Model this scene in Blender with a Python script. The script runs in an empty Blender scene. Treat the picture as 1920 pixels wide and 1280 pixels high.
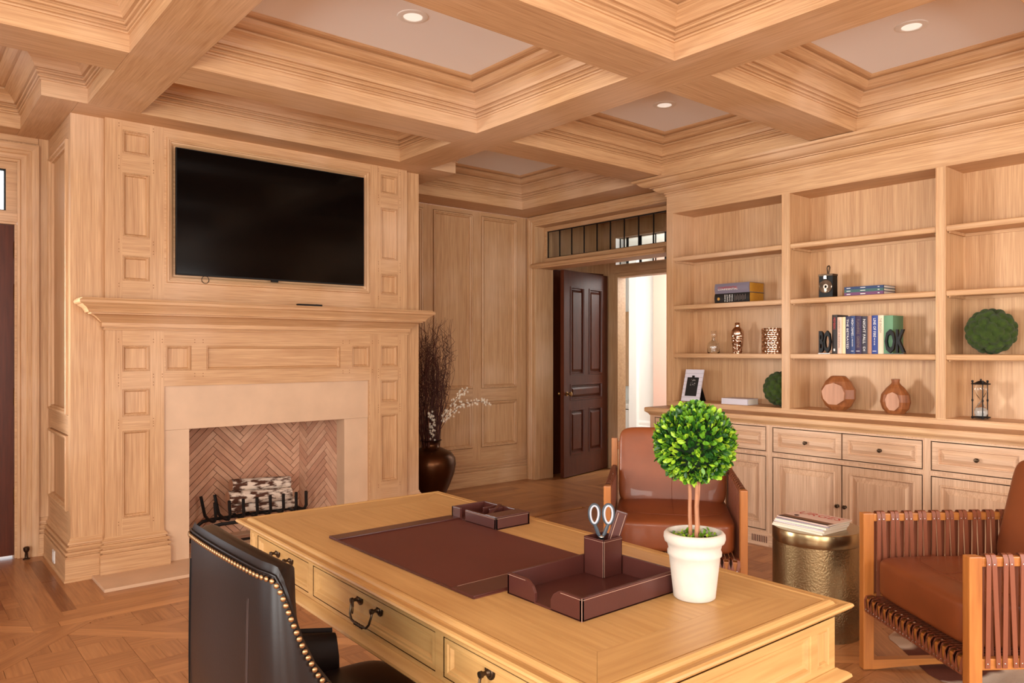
import bpy, bmesh, math, random
from mathutils import Vector, Matrix
from math import sin, cos, pi, radians, sqrt

random.seed(11)
sc = bpy.context.scene
C = sc.collection

# ------------------------------------------------------------------ camera
cd = bpy.data.cameras.new('camera')
cam = bpy.data.objects.new('camera', cd)
C.objects.link(cam)
cam.location = (0, 0, 1.42)
cam.rotation_euler = (pi / 2, 0, -radians(39.82))
cd.sensor_width = 36
cd.lens = 36 * 1408.6 / 1920
cd.shift_y = 16 / 1920
cd.clip_start = 0.05
sc.camera = cam

# ------------------------------------------------------------------ world, lights, exposure
w = bpy.data.worlds.new('sky'); sc.world = w; w.use_nodes = True
bg = w.node_tree.nodes['Background']
bg.inputs[0].default_value = (0.86, 0.93, 1.0, 1)
bg.inputs[1].default_value = 1.6

def area(name, loc, target, sx, sy, power, col=(1, 1, 1), spread=180):
    l = bpy.data.lights.new(name, 'AREA')
    l.shape = 'RECTANGLE'; l.size = sx; l.size_y = sy
    l.energy = power; l.color = col; l.spread = radians(spread)
    o = bpy.data.objects.new(name, l); C.objects.link(o)
    o.location = loc
    d = Vector(target) - Vector(loc)
    o.rotation_euler = d.to_track_quat('-Z', 'Y').to_euler()
    return o

DAY = (1.0, 0.985, 0.93)
# daylight through the tall windows of the left wall and the wall behind the camera
for i, y in enumerate((-1.1, 1.0, 3.1)):
    area('window_daylight', (-2.17, y, 1.5), (3, y + 0.3, 1.35), 1.15, 2.0, (95, 60, 10)[i], DAY)
area('window_daylight_rear', (-.2, -2.47, 1.6), (1.6, 3, 1.5), 1.7, 1.9, 62, DAY)
area('window_daylight_rear', (3.2, -2.47, 1.6), (3.2, 3, 1.4), 1.7, 1.9, 62, DAY)
# the glazed garden door left of the frame, in the same wall as the dark door
area('garden_door_daylight', (-1.25, 6.06, 1.55), (4.6, 2.4, 1.45), 0.8, 1.3, 13, DAY, 48)
area('hall_fill', (7.9, 5.6, 2.6), (8.6, 7.6, 1.2), 1.2, 1.2, 60, (1, 0.99, 0.96))  # area lamp added to brighten the hall

sc.view_settings.view_transform = 'Standard'
sc.view_settings.look = 'None'
sc.view_settings.exposure = 0.62
sc.view_settings.gamma = 1
sc.view_settings.use_curve_mapping = False

# ------------------------------------------------------------------ materials
MATS = {}
def srgb(c):
    return tuple((x / 255 / 12.92) if x / 255 <= 0.04045 else ((x / 255 + 0.055) / 1.055) ** 2.4 for x in c) + (1,)

def _new(name):
    m = bpy.data.materials.new(name); m.use_nodes = True
    nt = m.node_tree; b = nt.nodes['Principled BSDF']
    MATS[name] = m
    return m, nt, b

def plain(name, col, rough=0.5, metal=0.0, coat=0.0, spec=0.5, bump=None, vary=0.0, vscale=8, trans=0.0, ior=1.45, sheen=0):
    m, nt, b = _new(name)
    b.inputs['Base Color'].default_value = srgb(col)
    b.inputs['Roughness'].default_value = rough
    b.inputs['Metallic'].default_value = metal
    b.inputs['Specular IOR Level'].default_value = spec
    b.inputs['Coat Weight'].default_value = coat
    b.inputs['Transmission Weight'].default_value = trans
    b.inputs['IOR'].default_value = ior
    if sheen: b.inputs['Sheen Weight'].default_value = sheen
    tc = nt.nodes.new('ShaderNodeTexCoord')
    if vary:
        n = nt.nodes.new('ShaderNodeTexNoise'); n.inputs['Scale'].default_value = vscale; n.inputs['Detail'].default_value = 5
        nt.links.new(tc.outputs['Object'], n.inputs['Vector'])
        r = nt.nodes.new('ShaderNodeMapRange')
        r.inputs[1].default_value = 0.3; r.inputs[2].default_value = 0.7
        r.inputs[3].default_value = 1 - vary; r.inputs[4].default_value = 1 + vary
        nt.links.new(n.outputs['Fac'], r.inputs[0])
        mx = nt.nodes.new('ShaderNodeMix'); mx.data_type = 'RGBA'; mx.blend_type = 'MULTIPLY'; mx.inputs[0].default_value = 1
        mx.inputs[6].default_value = srgb(col)
        nt.links.new(r.outputs[0], mx.inputs[7])
        nt.links.new(mx.outputs[2], b.inputs['Base Color'])
    if bump:
        kind, scale, strength, dist = bump
        if kind == 'noise':
            n = nt.nodes.new('ShaderNodeTexNoise'); n.inputs['Scale'].default_value = scale; n.inputs['Detail'].default_value = 4; out = n.outputs['Fac']
        else:
            n = nt.nodes.new('ShaderNodeTexVoronoi'); n.inputs['Scale'].default_value = scale; out = n.outputs['Distance']
        nt.links.new(tc.outputs['Object'], n.inputs['Vector'])
        bp = nt.nodes.new('ShaderNodeBump'); bp.inputs['Strength'].default_value = strength; bp.inputs['Distance'].default_value = dist
        nt.links.new(out, bp.inputs['Height']); nt.links.new(bp.outputs[0], b.inputs['Normal'])
    return m

def wood(name, dark, light, axis, rough=0.45, fine=165, broad=38, lime=0.0, tone=False, rot=0.0, coat=0.0, contrast=1.0):
    """long grain along `axis` (0 x, 1 y, 2 z) or along the direction turned by rot about z"""
    m, nt, b = _new(name)
    N = nt.nodes; L = nt.links
    tc = N.new('ShaderNodeTexCoord')
    def mapped(al, ac):
        mp = N.new('ShaderNodeMapping')
        if rot:
            mp0 = N.new('ShaderNodeMapping'); mp0.inputs['Rotation'].default_value = (0, 0, -rot)
            L.new(tc.outputs['Object'], mp0.inputs['Vector']); src = mp0.outputs[0]
        else: src = tc.outputs['Object']
        s = [ac, ac, ac]; s[axis] = al
        mp.inputs['Scale'].default_value = s
        L.new(src, mp.inputs['Vector'])
        return mp.outputs[0]
    n1 = N.new('ShaderNodeTexNoise'); n1.inputs['Scale'].default_value = 1; n1.inputs['Detail'].default_value = 4; n1.inputs['Distortion'].default_value = 0.6
    L.new(mapped(1.1, broad), n1.inputs['Vector'])
    n2 = N.new('ShaderNodeTexNoise'); n2.inputs['Scale'].default_value = 1; n2.inputs['Detail'].default_value = 3
    L.new(mapped(4.5, fine), n2.inputs['Vector'])
    a = N.new('ShaderNodeMath'); a.operation = 'MULTIPLY'; a.inputs[1].default_value = 0.42; L.new(n1.outputs['Fac'], a.inputs[0])
    c = N.new('ShaderNodeMath'); c.operation = 'MULTIPLY_ADD'; c.inputs[1].default_value = 0.58; L.new(n2.outputs['Fac'], c.inputs[0]); L.new(a.outputs[0], c.inputs[2])
    fac = c.outputs[0]
    if tone:
        at = N.new('ShaderNodeAttribute'); at.attribute_name = 'tone'
        t = N.new('ShaderNodeMath'); t.operation = 'ADD'; L.new(fac, t.inputs[0]); L.new(at.outputs['Fac'], t.inputs[1]); fac = t.outputs[0]
        
    cr = N.new('ShaderNodeValToRGB')
    k = 0.23 / contrast
    cr.color_ramp.elements[0].position = 0.5 - k; cr.color_ramp.elements[0].color = srgb(dark)
    cr.color_ramp.elements[1].position = 0.5 + k; cr.color_ramp.elements[1].color = srgb(light)
    L.new(fac, cr.inputs['Fac'])
    col = cr.outputs['Color']
    if lime:
        n3 = N.new('ShaderNodeTexNoise'); n3.inputs['Scale'].default_value = 1.1; n3.inputs['Detail'].default_value = 3
        L.new(tc.outputs['Object'], n3.inputs['Vector'])
        mr = N.new('ShaderNodeMapRange'); mr.inputs[1].default_value = 0.5; mr.inputs[2].default_value = 0.75; mr.inputs[3].default_value = 0; mr.inputs[4].default_value = lime
        L.new(n3.outputs['Fac'], mr.inputs[0])
        mx = N.new('ShaderNodeMix'); mx.data_type = 'RGBA'; L.new(mr.outputs[0], mx.inputs[0]); L.new(col, mx.inputs[6]); mx.inputs[7].default_value = srgb((236, 206, 178))
        col = mx.outputs[2]
    L.new(col, b.inputs['Base Color'])
    b.inputs['Roughness'].default_value = rough
    b.inputs['Coat Weight'].default_value = coat
    if name.startswith('mahog'): b.inputs['Specular IOR Level'].default_value = 0.28
    bp = N.new('ShaderNodeBump'); bp.inputs['Strength'].default_value = 0.12; bp.inputs['Distance'].default_value = 0.002
    L.new(n2.outputs['Fac'], bp.inputs['Height']); L.new(bp.outputs[0], b.inputs['Normal'])
    return m

for ax, s in enumerate('xyz'):
    wood('oak_' + s, (174, 126, 84), (221, 180, 134), ax, 0.5, lime=0.45)
    wood('oak_pale_' + s, (176, 134, 102), (226, 190, 156), ax, 0.5, lime=0.5)
    wood('desk_' + s, (166, 122, 70), (205, 165, 106), ax, 0.38, fine=70, broad=9, contrast=0.8)
    wood('cherry_' + s, (152, 88, 38), (196, 126, 60), ax, 0.38, fine=50, broad=8)
    wood('mahogany_' + s, (66, 28, 13), (100, 46, 24), ax, 0.38, fine=60, broad=8)
for k in range(4):
    wood('parquet_%d' % (k * 45), (120, 66, 32), (206, 146, 92), 0, 0.33, fine=80, broad=14, tone=True, rot=k * pi / 4, contrast=0.62, coat=0.1)
plain('brick_face', (200, 152, 122), 0.85, vary=0.10, vscale=14, bump=('noise', 60, 0.3, 0.003))
plain('brick_face_pink', (190, 140, 112), 0.85, vary=0.10, vscale=11, bump=('noise', 60, 0.3, 0.003))
plain('brick_face_pale', (208, 162, 132), 0.85, vary=0.10, vscale=16, bump=('noise', 60, 0.3, 0.003))
plain('mortar', (112, 78, 60), 0.95)
plain('limestone', (212, 178, 146), 0.42, vary=0.07, vscale=5)
plain('plaster', (247, 244, 240), 0.8)
plain('white_paint', (240, 238, 232), 0.5)
plain('tv_glass', (3, 3, 4), 0.12, spec=0.22)
plain('black_plastic', (12, 11, 11), 0.5, spec=0.3)
plain('black_iron', (26, 24, 24), 0.55, metal=0.3)
plain('bronze', (84, 52, 30), 0.30, metal=0.85, vary=0.15, vscale=5)
plain('antique_brass', (140, 104, 60), 0.32, metal=0.9)
plain('dark_brass', (78, 62, 48), 0.38, metal=0.9)
plain('nail_brass', (152, 120, 86), 0.32, metal=0.9)
plain('drum_brass', (150, 128, 92), 0.30, metal=0.95, bump=('noise', 110, 0.5, 0.004))
plain('drum_smooth', (156, 134, 98), 0.26, metal=0.95)
plain('saddle_leather', (128, 66, 32), 0.42, vary=0.16, vscale=5, bump=('noise', 240, 0.12, 0.001), coat=0.12)
plain('saddle_matte', (122, 58, 28), 0.5, vary=0.16, vscale=4, bump=('noise', 240, 0.12, 0.001))
plain('strap_leather', (132, 74, 50), 0.45, bump=('noise', 300, 0.1, 0.001))
plain('chair_leather', (25, 15, 12), 0.36, vary=0.2, vscale=5, bump=('noise', 180, 0.12, 0.001), coat=0.0, spec=0.35)
plain('desk_leather', (74, 36, 30), 0.36, vary=0.06, bump=('noise', 350, 0.15, 0.0008), coat=0.1)
plain('desk_leather_flat', (88, 40, 30), 0.6, vary=0.05)
plain('stitch', (176, 140, 120), 0.7)
plain('seam_thread', (66, 50, 46), 0.6)
plain('terracotta_white', (196, 186, 174), 0.85, vary=0.06, vscale=20, bump=('noise', 30, 0.35, 0.004))
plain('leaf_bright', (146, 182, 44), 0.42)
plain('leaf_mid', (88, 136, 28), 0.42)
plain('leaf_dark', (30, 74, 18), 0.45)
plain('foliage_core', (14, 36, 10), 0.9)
plain('moss', (50, 70, 14), 0.95, vary=0.35, vscale=26, bump=('noise', 220, 0.9, 0.006), sheen=0.1)
plain('stem_wood', (158, 108, 78), 0.7, vary=0.2, vscale=30)
plain('twig', (74, 34, 22), 0.7, vary=0.25, vscale=20)
plain('blossom', (252, 244, 224), 0.7)
wood('teak', (112, 62, 32), (172, 106, 60), 2, 0.4, fine=60, broad=16)
wood('teak_pale', (160, 110, 80), (200, 148, 116), 2, 0.5, fine=50, broad=18)
plain('birch', (206, 190, 172), 0.85)
plain('paper', (226, 216, 200), 0.8)
plain('paper_gold', (196, 140, 44), 0.7, vary=0.08, vscale=60)
plain('glass', (245, 248, 248), 0.02, trans=1.0, ior=1.45)
plain('window_glass', (235, 240, 240), 0.03, trans=1.0, ior=1.02)
plain('chrome_rose', (206, 176, 152), 0.14, metal=1.0)
plain('hammered', (200, 168, 144), 0.14, metal=1.0, bump=('voronoi', 46, 0.9, 0.01))
plain('steel', (190, 188, 184), 0.25, metal=1.0)
plain('sand', (238, 234, 228), 0.9)
plain('lens', (120, 104, 88), 0.1, metal=0.6)
plain('rubber_grey', (58, 66, 74), 0.5)
plain('rubber_pale', (176, 178, 186), 0.5)
plain('outlet', (226, 220, 214), 0.4)
plain('came', (24, 26, 26), 0.5, metal=0.4)
plain('lamp_lens', (255, 255, 252), 0.4)
MATS['lamp_lens'].node_tree.nodes['Principled BSDF'].inputs['Emission Color'].default_value = (1, .93, .82, 1)
MATS['lamp_lens'].node_tree.nodes['Principled BSDF'].inputs['Emission Strength'].default_value = 0.35
plain('black_enamel', (12, 11, 11), 0.3, coat=0.3)
plain('lime_strip', (228, 190, 172), 0.6)
plain('peg', (142, 98, 62), 0.7)
for nm, c in dict(spine_charcoal=(52, 46, 44), spine_pink=(232, 196, 176), spine_cream=(238, 212, 168), spine_navy=(50, 50, 84), spine_blue=(52, 72, 118),
                  spine_plum=(58, 44, 76), spine_slate=(60, 56, 68), spine_tan=(176, 130, 104), spine_royal=(48, 70, 140), spine_ivory=(236, 216, 186),
                  spine_teal=(104, 148, 112), spine_lilac=(120, 112, 126), spine_black=(26, 22, 20), spine_violet=(110, 66, 104), spine_marine=(44, 62, 100),
                  spine_green=(60, 96, 92), spine_white=(214, 210, 220), ink_white=(240, 238, 232), ink_red=(190, 62, 58), ink_grey=(120, 104, 96), ink_gold=(200, 150, 70), ink_black=(24, 20, 20),
                  photo_black=(22, 20, 20), photo_grey=(130, 126, 124), cover_pink=(222, 196, 184), cover_brown=(120, 84, 62), mag_a=(232, 222, 204), mag_b=(206, 200, 206), mag_c=(240, 232, 212), mag_d=(150, 140, 150)).items():
    plain(nm, c, 0.6)

def cowhide():
    m, nt, b = _new('cowhide')
    N = nt.nodes; L = nt.links
    tc = N.new('ShaderNodeTexCoord'); n = N.new('ShaderNodeTexNoise'); n.inputs['Scale'].default_value = 1.5; n.inputs['Detail'].default_value = 3
    L.new(tc.outputs['Object'], n.inputs['Vector'])
    cr = N.new('ShaderNodeValToRGB'); e = cr.color_ramp.elements
    e[0].position = 0.47; e[0].color = srgb((96, 44, 26)); e[1].position = 0.50; e[1].color = srgb((206, 182, 160))
    L.new(n.outputs['Fac'], cr.inputs['Fac']); L.new(cr.outputs['Color'], b.inputs['Base Color'])
    b.inputs['Roughness'].default_value = 0.8
    n2 = N.new('ShaderNodeTexNoise'); n2.inputs['Scale'].default_value = 160
    L.new(tc.outputs['Object'], n2.inputs['Vector'])
    bp = N.new('ShaderNodeBump'); bp.inputs['Strength'].default_value = 0.5; bp.inputs['Distance'].default_value = 0.003
    L.new(n2.outputs['Fac'], bp.inputs['Height']); L.new(bp.outputs[0], b.inputs['Normal'])
cowhide()
def birchbark():
    m, nt, b = _new('birch_bark')
    N = nt.nodes; L = nt.links
    tc = N.new('ShaderNodeTexCoord'); mp = N.new('ShaderNodeMapping'); mp.inputs['Scale'].default_value = (14, 40, 40)
    L.new(tc.outputs['Object'], mp.inputs['Vector'])
    n = N.new('ShaderNodeTexNoise'); n.inputs['Scale'].default_value = 1; n.inputs['Detail'].default_value = 5
    L.new(mp.outputs[0], n.inputs['Vector'])
    cr = N.new('ShaderNodeValToRGB'); e = cr.color_ramp.elements
    e[0].position = 0.44; e[0].color = srgb((78, 42, 24)); e[1].position = 0.56; e[1].color = srgb((226, 208, 190))
    L.new(n.outputs['Fac'], cr.inputs['Fac']); L.new(cr.outputs['Color'], b.inputs['Base Color'])
    b.inputs['Roughness'].default_value = 0.85
birchbark()

# ------------------------------------------------------------------ mesh helpers
ROOT = {}
def rootmat(o):
    while o is not None and o.parent is not None: o = o.parent
    return ROOT.get(o.name) if o is not None else None

def props(o, label=None, cat=None, group=None, kind=None):
    if label: o['label'] = label
    if cat: o['category'] = cat
    if group: o['group'] = group
    if kind: o['kind'] = kind
    return o

def thing(name, label, cat, loc=(0, 0, 0), rz=0.0, group=None, kind=None):
    o = bpy.data.objects.new(name, None); C.objects.link(o)
    o.empty_display_size = 0.1
    o.location = loc; o.rotation_euler = (0, 0, rz)
    ROOT[o.name] = Matrix.Translation(Vector(loc)) @ Matrix.Rotation(rz, 4, 'Z')
    return props(o, label, cat, group, kind)

def dup(root, name=None, loc=None, rz=None, label=None, group=None):
    def cp(o, par):
        c = o.copy(); C.objects.link(c); c.parent = par
        for ch in o.children: cp(ch, c)
        return c
    r = cp(root, None)
    if loc is not None: r.location = loc
    if rz is not None: r.rotation_euler = (0, 0, rz)
    if label: r['label'] = label
    if group: r['group'] = group
    return r

class Pl:
    """a plane: point(u, v, d) with d along the normal"""
    def __init__(s, O, U, V, N): s.O, s.U, s.V, s.N = map(Vector, (O, U, V, N))
    def p(s, u, v, d=0): return s.O + s.U * u + s.V * v + s.N * d
def plY(y): return Pl((0, y, 0), (1, 0, 0), (0, 0, 1), (0, -1, 0))     # faces -Y
def plX(x): return Pl((x, 0, 0), (0, 1, 0), (0, 0, 1), (-1, 0, 0))     # faces -X
PZ = Pl((0, 0, 0), (1, 0, 0), (0, 1, 0), (0, 0, 1))

class MB:
    def __init__(s): s.v = []; s.f = []; s.mi = []; s.tone = []
    def add(s, vs, fs, mi=0):
        o = len(s.v); s.v += [Vector(x) for x in vs]
        for f in fs: s.f.append([i + o for i in f]); s.mi.append(mi)
        return s
    def box(s, x0, x1, y0, y1, z0, z1, mi=0):
        return s.add([(x0, y0, z0), (x1, y0, z0), (x1, y1, z0), (x0, y1, z0), (x0, y0, z1), (x1, y0, z1), (x1, y1, z1), (x0, y1, z1)],
                     [(3, 2, 1, 0), (4, 5, 6, 7), (0, 1, 5, 4), (1, 2, 6, 5), (2, 3, 7, 6), (3, 0, 4, 7)], mi)
    def slab(s, pl, u0, u1, v0, v1, d0, d1, mi=0):
        P = [pl.p(u, v, d) for d in (d0, d1) for (u, v) in ((u0, v0), (u1, v0), (u1, v1), (u0, v1))]
        return s.add(P, [(3, 2, 1, 0), (4, 5, 6, 7), (0, 1, 5, 4), (1, 2, 6, 5), (2, 3, 7, 6), (3, 0, 4, 7)], mi)
    def obox(s, c, ax, ay, az, mi=0):
        c, ax, ay, az = map(Vector, (c, ax, ay, az))
        P = [c + ax * i + ay * j + az * k for k in (-1, 1) for (i, j) in ((-1, -1), (1, -1), (1, 1), (-1, 1))]
        return s.add(P, [(3, 2, 1, 0), (4, 5, 6, 7), (0, 1, 5, 4), (1, 2, 6, 5), (2, 3, 7, 6), (3, 0, 4, 7)], mi)
    def prism(s, poly, vec, mi=0):
        n = len(poly); poly = [Vector(p) for p in poly]; vec = Vector(vec)
        return s.add(poly + [p + vec for p in poly], [list(range(n))[::-1], list(range(n, 2 * n))] + [(i, (i + 1) % n, n + (i + 1) % n, n + i) for i in range(n)], mi)
    def loops(s, L, closed=True, cap0=False, cap1=False, mi=0, mif=None):
        n = len(L[0]); o = len(s.v)
        for l in L: s.v += [Vector(p) for p in l]
        for k in range(len(L) - 1):
            for i in range(n if closed else n - 1):
                j = (i + 1) % n
                s.f.append([o + k * n + i, o + k * n + j, o + (k + 1) * n + j, o + (k + 1) * n + i]); s.mi.append(mif(i) if mif else mi)
        if cap0: s.f.append([o + i for i in range(n)][::-1]); s.mi.append(mi)
        if cap1: s.f.append([o + (len(L) - 1) * n + i for i in range(n)]); s.mi.append(mi)
        return s
    def cells(s, pl, u0, u1, v0, v1, holes, d=0, mi=0, rail=None):
        us = sorted({u0, u1} | {min(max(h[i], u0), u1) for h in holes for i in (0, 1)})
        vs = sorted({v0, v1} | {min(max(h[i], v0), v1) for h in holes for i in (2, 3)})
        for a, b_ in zip(us, us[1:]):
            for c_, e in zip(vs, vs[1:]):
                mu, mv = (a + b_) / 2, (c_ + e) / 2
                if any(h[0] < mu < h[1] and h[2] < mv < h[3] for h in holes): continue
                m_ = mi if rail is None else (rail if any(h[0] < mu < h[1] for h in holes) else mi)
                s.add([pl.p(a, c_, d), pl.p(b_, c_, d), pl.p(b_, e, d), pl.p(a, e, d)], [(0, 1, 2, 3)], m_)
        return s
    def panel(s, pl, r, prof, cap=True, mi=0, mi2=None):
        u0, u1, v0, v1 = r
        L = [[pl.p(u0 + i, v0 + i, d), pl.p(u1 - i, v0 + i, d), pl.p(u1 - i, v1 - i, d), pl.p(u0 + i, v1 - i, d)] for i, d in prof]
        if mi2 is None: return s.loops(L, True, False, cap, mi)
        return s.loops(L, True, False, cap, mi, lambda i: mi2 if i in (0, 2) else mi)
    def sweep(s, pl, pts, prof, closed=False, caps=True, mi=0, mis=None):
        """pts in (u, v); prof (offset to the right of travel, d)"""
        n = len(pts); P = [Vector((p[0], p[1])) for p in pts]; L = []
        for i in range(n):
            d1 = (P[i] - P[i - 1]).normalized() if (i or closed) else None
            d2 = (P[(i + 1) % n] - P[i]).normalized() if (i < n - 1 or closed) else None
            if d1 is None: d1 = d2
            if d2 is None: d2 = d1
            n1 = Vector((d1.y, -d1.x)); n2 = Vector((d2.y, -d2.x)); m = (n1 + n2) / max(0.2, 1 + n1.dot(n2))
            L.append([pl.p(P[i].x + m.x * o, P[i].y + m.y * o, d) for o, d in prof])
        if closed: L.append(L[0])
        for k in range(len(L) - 1):
            s.loops([L[k], L[k + 1]], False, mi=(mis[k] if mis else mi))
        if caps and not closed:
            s.add(L[0], [list(range(len(prof)))], mis[0] if mis else mi); s.add(L[-1], [list(range(len(prof)))[::-1]], mis[-1] if mis else mi)
        return s
    def lathe(s, prof, c=(0, 0, 0), n=24, mi=0, M=None):
        c = Vector(c); L = []
        for r, z in prof:
            l = [Vector((r * cos(2 * pi * i / n), r * sin(2 * pi * i / n), z)) for i in range(n)]
            if M: l = [M @ p for p in l]
            L.append([c + p for p in l])
        return s.loops(L, True, prof[0][0] > 1e-6, prof[-1][0] > 1e-6, mi)
    def tube(s, pts, r, n=8, mi=0, closed=False):
        P = [Vector(p) for p in pts]; R = r if isinstance(r, (list, tuple)) else [r] * len(P)
        L = []; up = None
        for i, p in enumerate(P):
            if closed: t = (P[(i + 1) % len(P)] - P[i - 1]).normalized()
            else: t = (P[min(i + 1, len(P) - 1)] - P[max(i - 1, 0)]).normalized()
            if up is None:
                up = Vector((0, 0, 1)) if abs(t.z) < 0.9 else Vector((1, 0, 0))
            a = t.cross(up)
            if a.length < 1e-5: a = t.orthogonal()
            a.normalize(); up = a.cross(t).normalized()
            L.append([p + (a * cos(2 * pi * k / n) + up * sin(2 * pi * k / n)) * R[i] for k in range(n)])
        if closed: L.append(L[0])
        return s.loops(L, True, not closed, not closed, mi)
    def superell(s, c, h, e=0.3, n=20, m=14, M=None, mi=0, bulge=0.0):
        c = Vector(c); f = lambda a, p: math.copysign(abs(a) ** p, a); L = []
        for j in range(m + 1):
            v = -pi / 2 + pi * j / m; v = max(-pi / 2 + 0.02, min(pi / 2 - 0.02, v))
            l = []
            for i in range(n):
                u = 2 * pi * i / n + pi / n
                p = Vector((h[0] * f(cos(v), e) * f(cos(u), e), h[1] * f(cos(v), e) * f(sin(u), e), h[2] * f(sin(v), e)))
                if bulge: p.z += math.copysign(bulge, p.z) * max(0, 1 - (p.x / h[0]) ** 2) * max(0, 1 - (p.y / h[1]) ** 2) * abs(p.z / h[2])
                l.append(c + (M @ p if M else p))
            L.append(l)
        return s.loops(L, True, True, True, mi)
    def build(s, name, mats, parent=None, smooth=False, bevel=0.0, seg=2, kind=None, local=False, label=None, tone=None, angle=40):
        if not isinstance(mats, (list, tuple)): mats = [mats]
        me = bpy.data.meshes.new(name)
        vs = s.v
        if parent is not None and not local:
            M = rootmat(parent)
            if M is not None:
                Mi = M.inverted(); vs = [Mi @ v for v in vs]
        me.from_pydata([tuple(v) for v in vs], [], s.f)
        for m in mats: me.materials.append(MATS[m])
        for p, i in zip(me.polygons, s.mi): p.material_index = i
        bm = bmesh.new(); bm.from_mesh(me)
        if not (tone is not None or s.tone): bmesh.ops.recalc_face_normals(bm, faces=bm.faces)
        if bevel:
            bmesh.ops.remove_doubles(bm, verts=bm.verts, dist=1e-5)
            ed = [e for e in bm.edges if len(e.link_faces) == 2 and e.calc_face_angle(0) > 0.6]
            bmesh.ops.bevel(bm, geom=ed, offset=bevel, segments=seg, affect='EDGES', clamp_overlap=True, profile=0.7)
        bm.to_mesh(me); bm.free()
        if smooth:
            me.shade_smooth(); me.set_sharp_from_angle(angle=radians(angle))
        if tone is not None or s.tone:
            a = me.attributes.new('tone', 'FLOAT', 'FACE')
            vals = s.tone if s.tone else [tone] * len(me.polygons)
            a.data.foreach_set('value', vals)
        o = bpy.data.objects.new(name, me); C.objects.link(o)
        if parent is not None: o.parent = parent
        if kind: o['kind'] = kind
        if label: o['label'] = label
        return o

def text(s_, size, P, xd, yd, mat, parent, name='lettering', ext=0.0, align='CENTER', width=None, off=0.0):
    cu = bpy.data.curves.new('t', 'FONT'); cu.body = s_; cu.size = size; cu.extrude = ext; cu.align_x = align; cu.align_y = 'CENTER'; cu.offset = off
    cu.resolution_u = 2
    ob = bpy.data.objects.new('t', cu)
    me = bpy.data.meshes.new_from_object(ob)
    bpy.data.objects.remove(ob)
    xd, yd = Vector(xd).normalized(), Vector(yd).normalized(); nd = xd.cross(yd)
    xs = [v.co.x for v in me.vertices]
    k = 1.0
    if width and xs and max(xs) > min(xs): k = width / (max(xs) - min(xs))
    R = rootmat(parent); Ri = R.inverted() if R is not None else Matrix.Identity(4)
    for v in me.vertices:
        v.co = Ri @ (Vector(P) + xd * v.co.x * k + yd * v.co.y + nd * v.co.z)
    me.materials.clear(); me.materials.append(MATS[mat]); me.name = name
    o = bpy.data.objects.new(name, me); C.objects.link(o); o.parent = parent
    return o
XD, YU = (0, -1, 0), (0, 0, 1)          # writing seen on a face turned towards -X
# ================================================================== CEILING
ceil = thing('ceiling', 'coffered ceiling of pale limed oak beams with plaster panels', None, (0, 0, 2.88), kind='structure')
ZB = 2.88
def board(x0, x1, y0, y1, ax):
    MB().box(x0 + .0008, x1 - .0008, y0 + .0008, y1 - .0008, ZB, ZB + .03).build('beam', 'oak_' + ax, ceil)
for a in ((-1.22, -.93, -2.5, 6.1), (.92, 1.21, -2.5, 5.03), (3.06, 3.37, -2.5, 5.03), (5.0, 5.47, -2.5, 4.34), (5.09, 5.47, 4.34, 6.3)): board(*a, 'y')
board(-2.2, -1.22, -2.5, 6.1, 'y')
for y0, y1 in ((-2.5, -.6), (.75, 1.05), (2.39, 2.70), (4.04, 4.34)):
    for x0, x1 in ((-.93, .92), (1.21, 3.06), (3.37, 5.0)): board(x0, x1, y0, y1, 'x')
board(.684, .873, 5.03, 6.1, 'y'); board(.873, 3.37, 5.03, 6.3, 'x'); board(3.37, 3.62, 5.07, 6.3, 'x'); board(3.62, 5.09, 5.94, 6.3, 'x'); board(-.93, .684, 5.89, 6.1, 'x')
board(5.0, 5.09, 4.04, 4.34, 'y')
R4 = lambda x0, x1, y0, y1: [(x0, y0), (x1, y0), (x1, y1), (x0, y1)]
coffers = [R4(x0, x1, y0, y1) for x0, x1 in ((-.93, .92), (1.21, 3.06), (3.37, 5.0)) for y0, y1 in ((-.6, .75), (1.05, 2.39), (2.70, 4.04))]
coffers.append(R4(1.21, 3.06, 4.34, 5.03))
coffers.append([(-.93, 4.34), (.92, 4.34), (.92, 5.03), (.684, 5.03), (.684, 5.89), (-.93, 5.89)])
coffers.append([(3.37, 4.34), (5.09, 4.34), (5.09, 5.94), (3.62, 5.94), (3.62, 5.07), (3.37, 5.07)])
CP = [(0, 2.88), (0, 2.968), (.010, 2.969), (.012, 2.974), (.005, 2.976), (.005, 2.981), (.016, 2.983), (.021, 2.989), (.018, 2.995), (.010, 2.997), (.010, 3.003), (.026, 3.005), (.031, 3.012), (.027, 3.018), (.020, 3.020), (.020, 3.027), (.038, 3.029),
      (.044, 3.046), (.058, 3.068), (.078, 3.086), (.098, 3.094), (.098, 3.101), (.090, 3.103), (.090, 3.108), (.112, 3.110), (.130, 3.117), (.146, 3.131), (.154, 3.145), (.154, 3.150), (.146, 3.152), (.146, 3.157), (.170, 3.159), (.182, 3.164), (.189, 3.172), (.19, 3.176)]
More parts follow.
